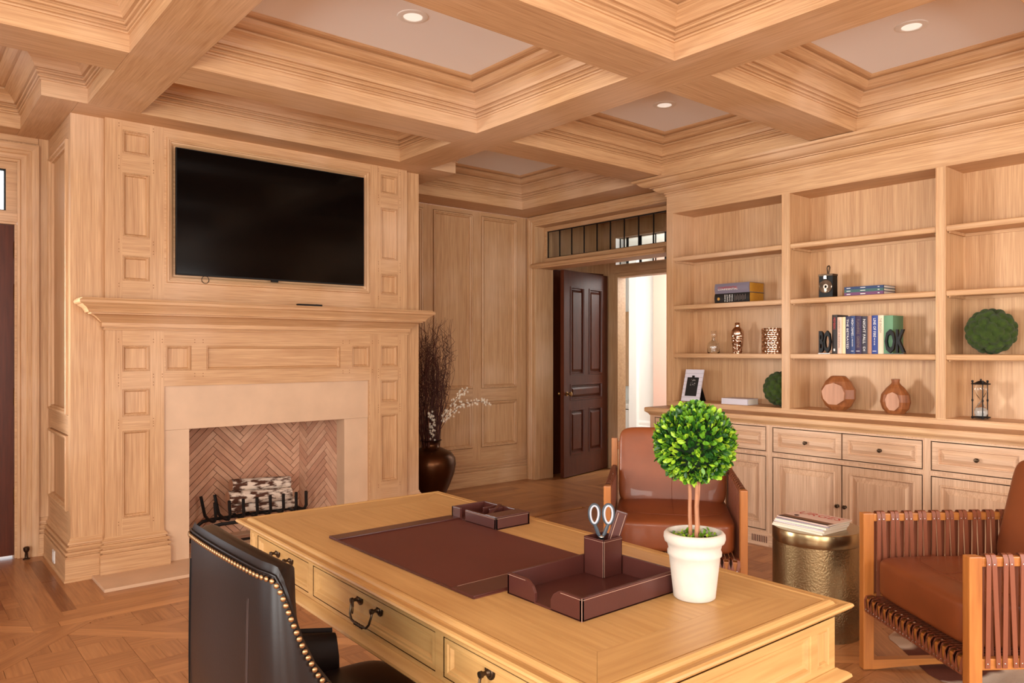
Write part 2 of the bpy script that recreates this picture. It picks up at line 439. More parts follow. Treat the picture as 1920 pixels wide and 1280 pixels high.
for poly in coffers:
    n = len(poly); L = []
    for ins, z in CP:
        l = []
        for i in range(n):
            a, b, c = Vector(poly[i - 1]), Vector(poly[i]), Vector(poly[(i + 1) % n])
            d1 = (b - a).normalized(); d2 = (c - b).normalized()
            m = Vector((-d1.y, d1.x)) + Vector((-d2.y, d2.x))
            if abs(d1.dot(d2)) > .9: m *= .5
            l.append((b.x + m.x * ins, b.y + m.y * ins, z))
        L.append(l)
    mb = MB().loops(L, True, mif=lambda i: 0 if abs(poly[(i + 1) % n][1] - poly[i][1]) < 1e-6 else 1)
    mb.build('coffer_moulding', ['oak_x', 'oak_y'], ceil)
    MB().add([(p[0], p[1], 3.175) for p in L[-1]], [list(range(n))]).build('plaster_panel', 'plaster', ceil)
MB().box(-2.3, 5.6, -2.6, 6.4, 3.2, 3.3).build('light_block_slab', 'plaster', ceil)  # unseen slab above the coffers, added to block light from above

# ================================================================== helpers for joinery
REC = [(0, 0), (.001, -.004), (.003, -.004), (.004, .002), (.007, .003), (.009, -.002), (.009, -.010), (.013, -.011), (.017, -.016), (.021, -.026), (.022, -.026)]
def recess(pl, rects, parent, ax='z', prof=REC):
    for r in rects:
        MB().panel(pl, r, prof, mi=0).build('panel', 'oak_' + ax, parent)
BASEP = [(0, 0), (.040, 0), (.040, .012), (.034, .016), (.034, .140), (.030, .146), (.030, .151), (.019, .153), (.019, .159), (.031, .162), (.034, .171), (.030, .180), (.016, .182), (.016, .189), (.026, .192), (.029, .201), (.022, .210), (.009, .212), (.009, .220), (.018, .224), (.016, .234), (.006, .246), (.006, .254), (0, .262)]
def door_leaf(P, u0, u1, v0, v1, panels, parent, th=.045, mat='mahogany_z'):
    """P: plane whose face looks at the viewer; leaf lies behind it"""
    mb = MB()
    for d in (0, -th): mb.cells(P, u0, u1, v0, v1, panels, d)
    for a in ((u0, v0, u1, v0), (u1, v0, u1, v1), (u1, v1, u0, v1), (u0, v1, u0, v0)):
        mb.add([P.p(a[0], a[1], 0), P.p(a[2], a[3], 0), P.p(a[2], a[3], -th), P.p(a[0], a[1], -th)], [(0, 1, 2, 3)])
    mb.build('frame', mat, parent)
    for r in panels:
        m = MB().panel(P, r, [(0, 0), (.003, .008), (.014, .008), (.020, -.006), (.022, -.019), (.034, -.019), (.062, -.003), (.066, -.003)])
        m.panel(P, r, [(0, -th), (.012, -th), (.020, -th + .014), (.05, -th + .004)])
        m.build('panel', mat, parent)

# ================================================================== WALL BACK LEFT (with glazed door)
wbl = thing('wall_back_left', 'short limed oak wall beside the chimney breast around a dark door', None, (0, 6.1, 0), kind='structure')
P61 = plY(6.1)
MB().cells(P61, -2.2, .873, 0, 2.88, [(-.42, .689, 0, 2.70), (-1.8, -.7, .3, 2.5)]).build('wall_face', 'oak_z', wbl)
CASE = [(0, 0), (0, .012), (.010, .016), (.016, .016), (.022, .010), (.030, .012), (.052, .016), (.060, .024), (.078, .024), (.084, .030), (.098, .034), (.110, .036), (.124, .036), (.124, 0)]
mb = MB().sweep(P61, [(.689, 0), (.689, 2.70), (-.42, 2.70), (-.42, 0)], CASE, caps=False, mis=[0, 1, 0])
mb.build('casing', ['oak_z', 'oak_x'], wbl)
mb = MB()
mb.box(-.42, .689, 6.10, 6.22, 2.275, 2.365).box(.628, .76, 6.12, 6.20, 2.365, 2.70).box(-.42, -.36, 6.12, 6.20, 2.365, 2.70).box(-.36, .70, 6.117, 6.20, 2.65, 2.76)
mb.box(-.42, .689, 6.085, 6.10, 2.29, 2.35)
mb.box(.675, .76, 6.102, 6.22, 0, 2.275).box(-.42, -.406, 6.1, 6.22, 0, 2.275)
mb.build('transom_bar', 'oak_x', wbl, bevel=.003)
mb = MB(); mb.panel(plY(6.135), (-.36, .628, 2.365, 2.65), [(0, 0), (.008, 0), (.010, -.006), (.010, -.02)], cap=False); mb.build('glazing_frame', 'came', wbl)
MB().box(-.36, .628, 6.145, 6.149, 2.365, 2.65).build('window_pane', 'window_glass', wbl)
# plain strip between the casing and the chimney breast, with base block
mb = MB().box(.815, .872, 6.088, 6.1, .262, 2.88); mb.build('pilaster', 'oak_z', wbl)
MB().sweep(PZ, [(.813, 6.1), (.873, 6.1)], BASEP).build('baseboard', 'oak_x', wbl)
MB().box(-2.2, .81, 6.092, 6.1, 2.84, 2.88).build('frieze', 'oak_x', wbl)
wn = thing('window_6', 'glazed garden door left of the dark door, outside the frame', None, (-1.25, 6.1, .3), kind='structure')
MB().panel(P61, (-1.8, -.7, .3, 2.5), [(-.08, .0), (-.08, .03), (-.02, .03), (0, .02), (0, -.12), (.04, -.12)], cap=False).build('window_frame', 'white_paint', wn)
d1 = thing('door_1', 'dark mahogany door at the left edge, closed, with brass hinges', None, (.675, 6.13, 0), kind='structure')
door_leaf(plY(6.13), -.404, .673, .018, 2.272, [(-.26, .09, 1.32, 2.1), (.19, .54, 1.32, 2.1), (-.26, .54, 1.0, 1.2), (-.26, .09, .28, .88), (.19, .54, .28, .88)], d1)
for z in (.42, 1.10, 1.64 + .17, 2.1):
    MB().lathe([(.008, -.055), (.008, .055), (.004, .062)], (.678, 6.118, z), 10).build('hinge', 'antique_brass', d1, smooth=True)

# ================================================================== WALL CHIMNEY
wch = thing('wall_chimney', 'projecting chimney breast faced in pale limed oak', None, (2.137, 5.6, 0), kind='structure')
P529 = plY(5.29)
mb = MB().cells(P529, .873, 1.058, 0, 2.88, []).cells(P529, 3.261, 3.401, 0, 2.88, []); mb.build('stile', 'oak_z', wch)
PL = Pl((.873, 0, 0), (0, 1, 0), (0, 0, 1), (-1, 0, 0))
ph = [(5.36, 6.03, .41, .89), (5.36, 6.03, 1.01, 2.74)]
MB().cells(PL, 5.29, 6.1, 0, 2.88, ph, rail=1).build('side_face', ['oak_z', 'oak_y'], wch)
recess(PL, ph, wch, 'z', [(0, 0), (0, -.012), (.005, -.012), (.006, .014), (.013, .018), (.022, .014), (.027, .002), (.036, -.002), (.038, -.018)])
PR = Pl((3.401, 0, 0), (0, 1, 0), (0, 0, 1), (1, 0, 0))
MB().cells(PR, 5.29, 6.3, 0, 2.88, []).build('side_face', 'oak_z', wch)
MB().sweep(PZ, [(.873, 6.1), (.873, 5.29), (1.05, 5.29)], BASEP, mis=[1, 0]).build('baseboard_left', ['oak_x', 'oak_y'], wch)
MB().sweep(PZ, [(3.27, 5.29), (3.401, 5.29), (3.401, 6.3)], BASEP, mis=[0, 1]).build('baseboard_right', ['oak_x', 'oak_y'], wch)
o = MB().box(.832, .8386, 5.60, 5.67, .045, .125); o.box(.830, .833, 5.612, 5.63, .06, .11).box(.830, .833, 5.64, 5.658, .06, .11)
oo = o.build('wall_outlet', 'outlet', None); props(oo, 'pale wall outlet set in the side of the chimney baseboard', 'outlet')

# ================================================================== FIREPLACE
fp = thing('fireplace', 'pale limed oak fireplace with paneled surround, mantel shelf and limestone opening', 'fireplace', (2.16, 5.25, 0))
P525 = plY(5.25)
TVR = (1.418, 2.916, 1.863, 2.82)
sq = [(1.157, 1.317, 2.673, 2.819), (1.157, 1.317, 2.143, 2.550), (1.157, 1.317, 1.863, 2.022), (3.021, 3.175, 2.668, 2.816), (3.021, 3.175, 2.140, 2.554), (3.021, 3.175, 1.864, 2.025),
      (1.155, 1.317, 1.283, 1.450), (1.415, 1.576, 1.283, 1.450), (2.768, 2.923, 1.286, 1.452), (3.021, 3.175, 1.288, 1.455),
      (1.155, 1.317, .996, 1.172), (1.155, 1.317, .350, .905), (3.021, 3.175, 1.004, 1.180), (3.021, 3.175, .372, .907)]
long_ = (1.674, 2.669, 1.283, 1.450)
ST = (1.405, 2.916, 0, 1.181)
mb = MB().cells(P525, 1.056, 3.263, 0, 2.88, sq + [long_, TVR, ST], rail=1)
for x in (1.056, 3.263): mb.add([(x, 5.25, 0), (x, 5.29, 0), (x, 5.29, 2.88), (x, 5.25, 2.88)], [(0, 1, 2, 3)])
for a, b in (((1.405, 0), (1.405, 1.181)), ((1.405, 1.181), (2.916, 1.181)), ((2.916, 1.181), (2.916, 0))):
    mb.add([(a[0], 5.25, a[1]), (b[0], 5.25, b[1]), (b[0], 5.275, b[1]), (a[0], 5.275, a[1])], [(0, 1, 2, 3)])
mb.build('surround_face', ['oak_z', 'oak_x'], fp)
recess(P525, sq, fp, 'z'); recess(P525, [long_], fp, 'x')
MB().panel(P525, TVR, [(0, 0), (.004, .012), (.014, .014), (.020, .008), (.024, .008), (.026, .000), (.034, -.002), (.040, -.008), (.044, -.012), (.047, -.020)], cap=False, mi=1, mi2=0).build('screen_recess_moulding', ['oak_x', 'oak_z'], fp)
MB().add([(1.46, 5.27, 1.90), (2.875, 5.27, 1.90), (2.875, 5.27, 2.78), (1.46, 5.27, 2.78)], [(0, 1, 2, 3)]).build('screen_recess_back', 'oak_x', fp)
# wooden pegs at the joints
mb = MB()
for r in sq + [long_]:
    for u in (r[0] - .022, r[1] + .022):
        for v in (r[2] - .03, r[3] + .03):
            for q in (-.009, .009):
                mb.lathe([(.0034, 0), (.0034, .001)], (0, 0, 0), 6, M=Matrix.Translation((u, 5.25, v + q)) @ Matrix.Rotation(pi / 2, 4, 'X'))
mb.build('joint_pegs', 'peg', fp, kind='stuff')
# mantel
MANT = [(0, 1.545), (.010, 1.545), (.012, 1.556), (.006, 1.558), (.006, 1.563), (.020, 1.565), (.020, 1.592), (.026, 1.594), (.034, 1.602), (.060, 1.628), (.084, 1.641), (.094, 1.643), (.094, 1.650), (.110, 1.652), (.112, 1.660), (.124, 1.680), (.146, 1.695), (.150, 1.701), (.158, 1.702), (.166, 1.709), (.168, 1.721), (.163, 1.729), (.155, 1.731), (.152, 1.738), (0, 1.738)]
MB().sweep(PZ, [(1.056, 5.29), (1.056, 5.25), (3.263, 5.25), (3.263, 5.29)], MANT, mis=[1, 0, 1]).build('mantel_shelf', ['oak_x', 'oak_y'], fp, smooth=True, angle=28)
# plinths
PLP = [(0, .02), (.032, .02), (.032, .132), (.028, .138), (.028, .143), (.018, .145), (.018, .150), (.030, .153), (.033, .162), (.029, .171), (.016, .173), (.016, .180), (.026, .183), (.029, .192), (.022, .200), (.009, .202), (.009, .210), (.018, .214), (.016, .222), (.006, .234), (0, .243)]
MB().sweep(PZ, [(1.056, 5.29), (1.056, 5.25), (1.405, 5.25), (1.405, 5.275)], PLP, mis=[1, 0, 1]).build('plinth', ['oak_x', 'oak_y'], fp)
MB().sweep(PZ, [(2.916, 5.275), (2.916, 5.25), (3.263, 5.25), (3.263, 5.29)], PLP, mis=[1, 0, 1]).build('plinth', ['oak_x', 'oak_y'], fp)
# limestone slabs
MB().box(1.405, 1.569, 5.272, 5.40, .02, .889).build('stone_jamb', 'limestone', fp, bevel=.0015)
MB().box(2.714, 2.916, 5.272, 5.40, .02, .889).build('stone_jamb', 'limestone', fp, bevel=.0015)
MB().box(1.405, 2.916, 5.268, 5.40, .890, 1.181).build('stone_lintel', 'limestone', fp, bevel=.0015)
MB().box(.982, 3.34, 4.897, 5.40, .0, .02).build('hearth_slab', 'limestone', fp, bevel=.003)
# firebox
YB = 5.80
mb = MB()
mb.add([(1.60, YB + .012, 0), (2.68, YB + .012, 0), (2.68, YB + .012, 1.3), (1.60, YB + .012, 1.3)], [(0, 1, 2, 3)])
mb.add([(2.592, YB, 0), (2.732, 5.40, 0), (2.732, 5.40, 1.3), (2.592, YB, 1.3)], [(0, 1, 2, 3)])
mb.add([(1.688, YB, 0), (1.552, 5.40, 0), (1.552, 5.40, 1.3), (1.688, YB, 1.3)], [(0, 1, 2, 3)])
mb.add([(1.4, 5.3, 1.2), (2.9, 5.3, 1.2), (2.9, 5.85, 1.2), (1.4, 5.85, 1.2)], [(0, 1, 2, 3)])
mb.build('firebox_mortar', 'mortar', fp)
def clip(poly, xmin, xmax, ymin, ymax):
    for ax, lim, sg in ((0, xmin, 1), (0, xmax, -1), (1, ymin, 1), (1, ymax, -1)):
        out = []
        for i in range(len(poly)):
            a, b = poly[i - 1], poly[i]
            ia, ib = (a[ax] - lim) * sg >= 0, (b[ax] - lim) * sg >= 0
            if ia != ib:
                t = (lim - a[ax]) / (b[ax] - a[ax]); out.append((a[0] + (b[0] - a[0]) * t, a[1] + (b[1] - a[1]) * t))
            if ib: out.append(b)
        poly = out
        if not poly: return []
    return poly
def parea(p): return abs(sum(p[i - 1][0] * p[i][1] - p[i][0] * p[i - 1][1] for i in range(len(p)))) / 2
def herring(W, n, x0, x1, y0, y1, ox=0, oy=0, gap=.0038):
    c = s = sqrt(.5); out = []
    R = int((abs(x1 - x0) + abs(y1 - y0)) / W) + 12
    for i in range(-R, R):
        for j in range(-R // n - 2, R // n + 3):
            bx, by = i + n * j, i - n * j
            for (a, b, cc, d) in ((bx, by, bx + n, by + 1), (bx - 1, by, bx, by + n)):
                g = gap / W / 2
                q = [(a + g, b + g), (cc - g, b + g), (cc - g, d - g), (a + g, d - g)]
                q = [((x * c - y * s) * W + ox, (x * s + y * c) * W + oy) for x, y in q]
                if max(p[0] for p in q) < x0 or min(p[0] for p in q) > x1 or max(p[1] for p in q) < y0 or min(p[1] for p in q) > y1: continue
                q = clip(q, x0, x1, y0, y1)
                if len(q) > 2 and parea(q) > 1e-4: out.append(q)
    return out
bm_ = ('brick_face', 'brick_face_pink', 'brick_face_pale')
for q in herring(.041, 7, 1.685, 2.592, .02, 1.2, 2.13, .0):
    MB().prism([(x, YB + random.uniform(-.002, .002), z) for x, z in q], (0, .012, 0)).build('brick', random.choice(bm_), fp)
dv = Vector((2.732 - 2.592, 5.40 - YB, 0)); ln = dv.length; dv.normalize(); nn = Vector((-dv.y, dv.x, 0)) * -1
for side in (1, -1):
    for q in herring(.041, 7, 0, ln, .02, 1.0, .1, .1):
        if side == 1: P = [Vector((2.592, YB, 0)) + dv * u + Vector((0, 0, z)) for u, z in q]; vec = Vector((-.010, -.004, 0))
        else: P = [Vector((1.688, YB, 0)) + Vector((-dv.x, dv.y, 0)) * u + Vector((0, 0, z)) for u, z in q]; vec = Vector((.010, -.004, 0))
        MB().prism(P, vec).build('brick', random.choice(bm_), fp)
k = 0
for i in range(6):
    for j in range(3):
        x0, y0 = 1.56 + i * .195, 5.40 + j * .137
        MB().box(x0 + .003, min(x0 + .192, 2.72), y0 + .003, min(y0 + .134, 5.80), .0, .022).build('hearth_tile', 'limestone' if (i + j) % 3 else 'brick_face_pale', fp)
MB().box(2.02, 2.22, 5.50, 5.56, .022, .026).build('ash_grille', 'black_iron', fp)

# ================================================================== WALL BACK (niche right of the chimney breast)
wb = thing('wall_back', 'limed oak paneled wall of the recess right of the fireplace', None, (4.4, 6.3, 0), kind='structure')
P63 = plY(6.3)
ph = []
for u0, u1 in ((3.61, 4.10), (4.218, 4.715), (4.828, 5.318)): ph += [(u0, u1, .392, .880), (u0, u1, 1.012, 2.836)]
MB().cells(P63, 3.401, 5.47, 0, 2.88, ph, rail=1).build('wall_face', ['oak_z', 'oak_x'], wb)
recess(P63, ph, wb, 'z', [(0, 0), (.0, -.014), (.005, -.014), (.006, .014), (.013, .020), (.022, .017), (.027, .006), (.036, .000), (.038, -.014), (.042, -.020)])
MB().sweep(PZ, [(3.401, 6.3), (5.47, 6.3)], BASEP, caps=False).build('baseboard', 'oak_x', wb)

# ================================================================== WALL RIGHT with doorway
wr = thing('wall_right', 'limed oak right wall with the doorway and the bookcase recess', None, (5.47, 3, 0), kind='structure')
PX = plX(5.47)
MB().cells(PX, -2.5, 6.3, 0, 2.88, [(4.35, 6.15, 0, 2.77)]).build('wall_face', 'oak_z', wr)
mb = MB()
mb.add([(5.47, 6.15, 0), (5.725, 6.15, 0), (5.725, 6.15, 2.77), (5.47, 6.15, 2.77)], [(0, 1, 2, 3)])
mb.add([(5.47, 4.35, 0), (5.725, 4.35, 0), (5.725, 4.35, 2.77), (5.47, 4.35, 2.77)], [(0, 1, 2, 3)])
mb.build('jamb', 'oak_z', wr)
MB().add([(5.47, 6.15, 2.77), (5.725, 6.15, 2.77), (5.725, 4.35, 2.77), (5.47, 4.35, 2.77)], [(0, 1, 2, 3)]).build('jamb_head', 'oak_y', wr)
dc = thing('door_2', 'tall doorway casing with moulded transom bar and leaded glass above', None, (5.47, 5.25, 0), kind='structure')
CASE2 = [(0, 0), (0, .014), (-.008, .018), (-.016, .018), (-.022, .012), (-.034, .014), (-.050, .018), (-.058, .026), (-.070, .028), (-.078, .034), (-.092, .036), (-.104, .036), (-.104, 0)]
MB().sweep(PX, [(6.15, 0), (6.15, 2.77), (4.35, 2.77), (4.35, 0)], [(-a, b) for a, b in CASE2], caps=False, mis=[0, 1, 0]).build('casing', ['oak_z', 'oak_y'], dc)
# transom bar with a rounded nose
BAR = [(0, 2.312), (.008, 2.306), (.016, 2.318), (.026, 2.322), (.034, 2.334), (.034, 2.346), (.026, 2.356), (.012, 2.362), (0, 2.366)]
mb = MB()
mb.sweep(PZ, [(5.475, 6.19), (5.475, 4.36)], [(o + .02, z) for o, z in BAR])
mb.box(5.474, 5.725, 4.352, 6.149, 2.312, 2.366)
mb.build('transom_bar', 'oak_y', dc, smooth=True, angle=30)
mb = MB()
mb.box(5.60, 5.65, 4.352, 6.149, 2.366, 2.43).box(5.60, 5.65, 4.352, 6.149, 2.726, 2.769).box(5.60, 5.65, 6.125, 6.149, 2.43, 2.726).box(5.60, 5.65, 4.352, 4.38, 2.43, 2.726)
mb.build('transom_frame', 'oak_y', dc, bevel=.003)
mb = MB()
for k in range(11):
    y = 6.12 - .1855 * k
    if y > 4.38: mb.box(5.618, 5.630, y - .004, y + .004, 2.43, 2.726)
mb.box(5.618, 5.630, 4.38, 6.125, 2.43, 2.438).box(5.618, 5.630, 4.38, 6.125, 2.718, 2.726)
mb.build('came', 'came', dc)
for k in range(9):
    y = 6.12 - .1855 * k
    MB().box(5.622, 5.625, max(4.38, y - .18), y - .005, 2.438, 2.718).build('window_pane', 'window_glass', dc)

# vestibule and bright hall beyond
wv = thing('wall_vestibule', 'oak lined vestibule walls beyond the doorway', None, (6.2, 5.3, 0), kind='structure')
mb = MB()
mb.cells(Pl((0, 6.30, 0), (1, 0, 0), (0, 0, 1), (0, -1, 0)), 5.725, 6.7, 0, 2.34, []).cells(Pl((0, 6.30, 0), (1, 0, 0), (0, 0, 1), (0, -1, 0)), 5.725, 6.7, 2.34, 2.95, [], mi=1)
mb.cells(Pl((0, 4.2, 0), (1, 0, 0), (0, 0, 1), (0, -1, 0)), 5.725, 6.7, 0, 2.95, [])
mb.build('side_panel', ['mahogany_z', 'oak_z'], wv)
P57 = plX(5.725)
MB().cells(P57, 4.2, 6.3, 0, 2.95, [(4.35, 6.15, 0, 2.77)]).build('inner_face', 'oak_z', wv)
MB().add([(5.725, 4.2, 2.95), (6.7, 4.2, 2.95), (6.7, 6.3, 2.95), (5.725, 6.3, 2.95)], [(0, 1, 2, 3)]).build('vestibule_ceiling', 'oak_x', wv)
P67 = plX(6.7)
MB().cells(P67, 4.2, 6.3, 0, 2.95, [(4.42, 6.07, 0, 2.29), (4.47, 6.10, 2.43, 2.76)]).build('inner_face', 'oak_z', wv)
P68 = plX(6.84)
MB().cells(P68, 2.5, 9, 0, 3.0, [(4.42, 6.07, 0, 2.29), (4.47, 6.10, 2.43, 2.76)]).build('hall_face', 'white_paint', wv)
mb = MB()
for y in (6.07, 4.42): mb.add([(6.7, y, 0), (6.84, y, 0), (6.84, y, 2.29), (6.7, y, 2.29)], [(0, 1, 2, 3)])
mb.box(6.692, 6.845, 4.40, 6.09, 2.285, 2.33).box(6.694, 6.845, 4.42, 6.11, 2.40, 2.435).box(6.695, 6.845, 4.42, 6.11, 2.755, 2.80).box(6.66, 6.698, 4.42, 6.12, 2.33, 2.40)
mb.build('inner_door_frame', 'oak_y', wv)
mb = MB(); ys = [6.09, 5.985, 5.965, 5.785, 5.765, 5.585, 5.55, 5.413, 5.393, 5.21, 5.19, 5.0, 4.98, 4.8, 4.6]
for y in ys: mb.box(6.762, 6.774, y - .005, y + .005, 2.43, 2.76)
for z in (2.43, 2.50, 2.60, 2.752): mb.box(6.762, 6.774, 4.47, 6.1, z, z + .007)
mb.build('came', 'came', wv)
MB().box(6.766, 6.769, 4.47, 6.1, 2.43, 2.76).build('window_pane', 'window_glass', wv)

wh = thing('wall_hall', 'white painted hall walls beyond the vestibule', None, (8.5, 6.5, 0), kind='structure')
mb = MB()
mb.add([(9.0, 4.5, 0), (9.0, 7.86, 0), (9.0, 7.86, 3.0), (9.0, 4.5, 3.0)], [(0, 1, 2, 3)])
mb.add([(9.0, 7.86, 0), (10.2, 7.86, 0), (10.2, 7.86, 3.0), (9.0, 7.86, 3.0)], [(0, 1, 2, 3)])
mb.add([(10.2, 7.0, 0), (10.2, 10.2, 0), (10.2, 10.2, 3.0), (10.2, 7.0, 3.0)], [(0, 1, 2, 3)])
mb.add([(6.84, 9.6, 0), (10.2, 9.6, 0), (10.2, 9.6, 3.0), (6.84, 9.6, 3.0)], [(0, 1, 2, 3)])
mb.add([(6.84, 3.9, 0), (10.2, 3.9, 0), (10.2, 3.9, 3.0), (6.84, 3.9, 3.0)], [(0, 1, 2, 3)])
mb.add([(6.84, 3.9, 3.0), (10.2, 3.9, 3.0), (10.2, 9.6, 3.0), (6.84, 9.6, 3.0)], [(0, 1, 2, 3)])
mb.build('wall_face', 'white_paint', wh)
MB().sweep(PZ, [(9.0, 4.5), (9.0, 7.84)], [(-.0, 0), (-.03, 0), (-.03, .24), (-.02, .26), (-.02, .30), (-.008, .33), (0, .33)]).build('baseboard', 'white_paint', wh)
MB().box(8.93, 9.0, 7.70, 7.86, 0, 3.0).build('casing', 'white_paint', wh, bevel=.01)
MB().box(8.90, 9.0, 6.9, 7.35, 0, 3.0).build('casing', 'lime_strip', wh, bevel=.01)
oc = thing('trim_hall', 'oak framed alcove with a window seat in the bright hall', None, (9.8, 8.6, 0), kind='structure')
MB().box(10.1, 10.19, 8.55, 9.5, .78, 2.1).build('oak_panel', 'oak_z', oc, bevel=.01)
MB().box(10.05, 10.19, 8.6, 8.66, .78, 2.1).build('oak_stile', 'oak_z', oc, bevel=.01)
ws = MB().box(9.5, 10.19, 7.9, 9.55, 0, .42).build('window_seat', 'white_paint', oc, bevel=.01)
cu = MB().superell((9.84, 8.75, .48), (.34, .78, .055), .3).build('seat_cushion', 'white_paint', None, smooth=True)
props(cu, 'flat pale cushion on the window seat in the hall', 'cushion')

# open door leaf and its neighbour, both hung on the inner frame
d3 = thing('door_3', 'dark mahogany five panel door standing open into the vestibule', None, (6.64, 6.17, 0), kind='structure')
a0 = Vector((5.735, 5.985, 0)); b0 = Vector((6.655, 6.195, 0)); u = (b0 - a0).normalized()
PD = Pl(a0, u, (0, 0, 1), (u.y, -u.x, 0)); WL = (b0 - a0).length
door_leaf(PD, 0, WL, .012, 2.305, [(.13, .425, 1.14, 2.13), (.525, .82, 1.14, 2.13), (.13, .82, .855, 1.04), (.13, .425, .245, .755), (.525, .82, .245, .755)], d3)
for s_ in (1, -1):
    nrm = PD.N * s_; base = PD.p(.058, .935, 0 if s_ == 1 else -.045)
    M = Matrix.Translation(base) @ nrm.to_track_quat('Z', 'Y').to_matrix().to_4x4()
    MB().lathe([(.026, 0), (.026, .004), (.010, .008), (.009, .03), (.022, .036), (.028, .048), (.024, .060), (.008, .066), (.0001, .066)], (0, 0, 0), 16, M=M).build('door_knob', 'antique_brass', d3, smooth=True)
d4 = thing('door_4', 'second dark door leaf seen edge-on beside the bookcase end', None, (6.6, 4.5, 0), kind='structure')
a0 = Vector((5.80, 4.585, 0)); b0 = Vector((6.66, 4.46, 0)); u = (b0 - a0).normalized()
PE = Pl(a0, u, (0, 0, 1), (u.y, -u.x, 0)); PE.N = -PE.N
door_leaf(PE, 0, .86, .012, 2.305, [(.13, .36, 1.14, 2.13), (.46, .73, 1.14, 2.13), (.13, .73, .855, 1.04), (.13, .36, .245, .755), (.46, .73, .245, .755)], d4)
M = Matrix.Translation(PE.p(.058, .935, 0)) @ PE.N.to_track_quat('Z', 'Y').to_matrix().to_4x4()
MB().lathe([(.026, 0), (.026, .004), (.010, .008), (.009, .03), (.022, .036), (.028, .048), (.024, .060), (.008, .066), (.0001, .066)], (0, 0, 0), 16, M=M).build('door_knob', 'antique_brass', d4, smooth=True)

# ================================================================== WALLS behind the camera, with windows
wl = thing('wall_left', 'oak wall with three tall windows', None, (-2.2, 1.5, 0), kind='structure')
PLW = Pl((-2.2, 0, 0), (0, 1, 0), (0, 0, 1), (1, 0, 0))
hl = [(y - .62, y + .62, .45, 2.6) for y in (-1.1, 1.0, 3.1)]
MB().cells(PLW, -2.5, 6.1, 0, 2.88, hl).build('wall_face', 'oak_z', wl)
wf = thing('wall_front', 'oak wall with two tall windows', None, (1.5, -2.5, 0), kind='structure')
PFW = Pl((0, -2.5, 0), (1, 0, 0), (0, 0, 1), (0, 1, 0))
hf = [(x - .9, x + .9, .6, 2.6) for x in (-.2, 3.2)]
MB().cells(PFW, -2.2, 5.47, 0, 2.88, hf).build('wall_face', 'oak_z', wf)
n = 0
for pl, hs in ((PLW, hl), (PFW, hf)):
    for r in hs:
        n += 1
        t = thing('window_%d' % n, 'tall white framed window', None, tuple(pl.p((r[0] + r[1]) / 2, r[2], 0)), kind='structure')
        mb = MB().panel(pl, r, [(-.08, .0), (-.08, .03), (-.02, .03), (0, .02), (0, -.12), (.05, -.12), (.05, -.06), (.05, -.12)], cap=False)
        mid = (r[0] + r[1]) / 2
        mb.slab(pl, mid - .02, mid + .02, r[2], r[3], -.12, -.08)
        mb.slab(pl, r[0], r[1], 1.52, 1.56, -.12, -.08)
        mb.build('window_frame', 'white_paint', t)

# ================================================================== FLOOR
fl = thing('floor', 'honey coloured oak parquet with a straight border and a diagonal framed field', None, (0, 0, 0), kind='structure')
MB().box(-2.3, 10.3, -2.6, 9.7, -.10, -.014).build('subfloor', 'mortar', fl)
planks = []     # (polygon, direction index, tone)
def addp(poly, k, tone=None):
    if len(poly) > 2 and parea(poly) > 2e-4:
        planks.append((poly, k, random.gauss(0, .085) if tone is None else tone))
W_ = .0785
random.seed(5)
def run_x(x0, x1, y0, y1, t=None):
    x = x0 - random.uniform(0, 1)
    while x < x1:
        l = random.uniform(.8, 1.7)
        q = clip([(x, y0), (x + l, y0), (x + l, y1), (x, y1)], x0, x1, -9, 9)
        if q: addp(q, 0, t)
        x += l
def run_y(x0, x1, y0, y1, t=None):
    y = y0 - random.uniform(0, 1)
    while y < y1:
        l = random.uniform(.8, 1.7)
        q = clip([(x0, y), (x1, y), (x1, y + l), (x0, y + l)], -99, 99, y0, y1)
        if q: addp(q, 2, t)
        y += l
# border in front of the hearth and around the walls
for k in range(4): run_x(.574 + (3 - k) * .078, 4.9, 4.455 + W_ * (3 - k) , 4.455 + W_ * (4 - k))
for k in range(4):
    tone = [.02, -.02, -.30, .04][k]
    yb = 4.455 + W_ * k
    if k == 2:
        addp([(.574 + k * .078, yb), (.574 + (k + 1) * .078, yb), (.574 + (k + 1) * .078, 5.36), (.574 + k * .078, 5.36)], 2, -.27)
        addp([(.574 + k * .078, 5.36), (.574 + (k + 1) * .078, 5.36), (.574 + (k + 1) * .078, 5.93), (.574 + k * .078, 5.93)], 2, -.31)
    else: run_y(.574 + k * .078, .574 + (k + 1) * .078, yb, 5.93, tone)
run_y(.886, .964, 4.455 + W_ * 4, 5.26, .03); run_y(.964, .984, 4.455 + W_ * 4 + .05, 5.3, -.05)
run_x(.964, 3.40, 4.455 + W_ * 4, 4.90, .05)
run_x(-2.2, .574 + 4 * .078, 5.93, 6.0, -.02); run_x(-2.2, .9, 6.0, 6.3, 0)
for y in (5.3, 5.3 + W_): run_y(3.34, 3.41, 4.83, 6.3)
FX0, FX1, FY0, FY1 = -2.2, 4.85, -2.5, 4.455
# strips framing the field on the right and into the niche/vestibule
for k in range(20):
    y0 = 4.83 + k * W_
    if y0 > 6.3: break
    run_x(3.41, 5.0, y0, min(6.3, y0 + W_))
for k in range(5): run_y(4.85 + k * W_, 4.85 + (k + 1) * W_, -2.5, 4.83)
run_y(5.0, 5.24, 4.83, 6.3)
for k in range(6): run_y(5.24 + k * W_, 5.24 + (k + 1) * W_, 2.0, 6.3)
for k in range(22): run_x(5.71, 7.2, 4.2 + k * .1, 4.2 + (k + 1) * .1)
for k in range(57): run_x(7.2, 10.2, 3.9 + k * .1, 3.9 + (k + 1) * .1)
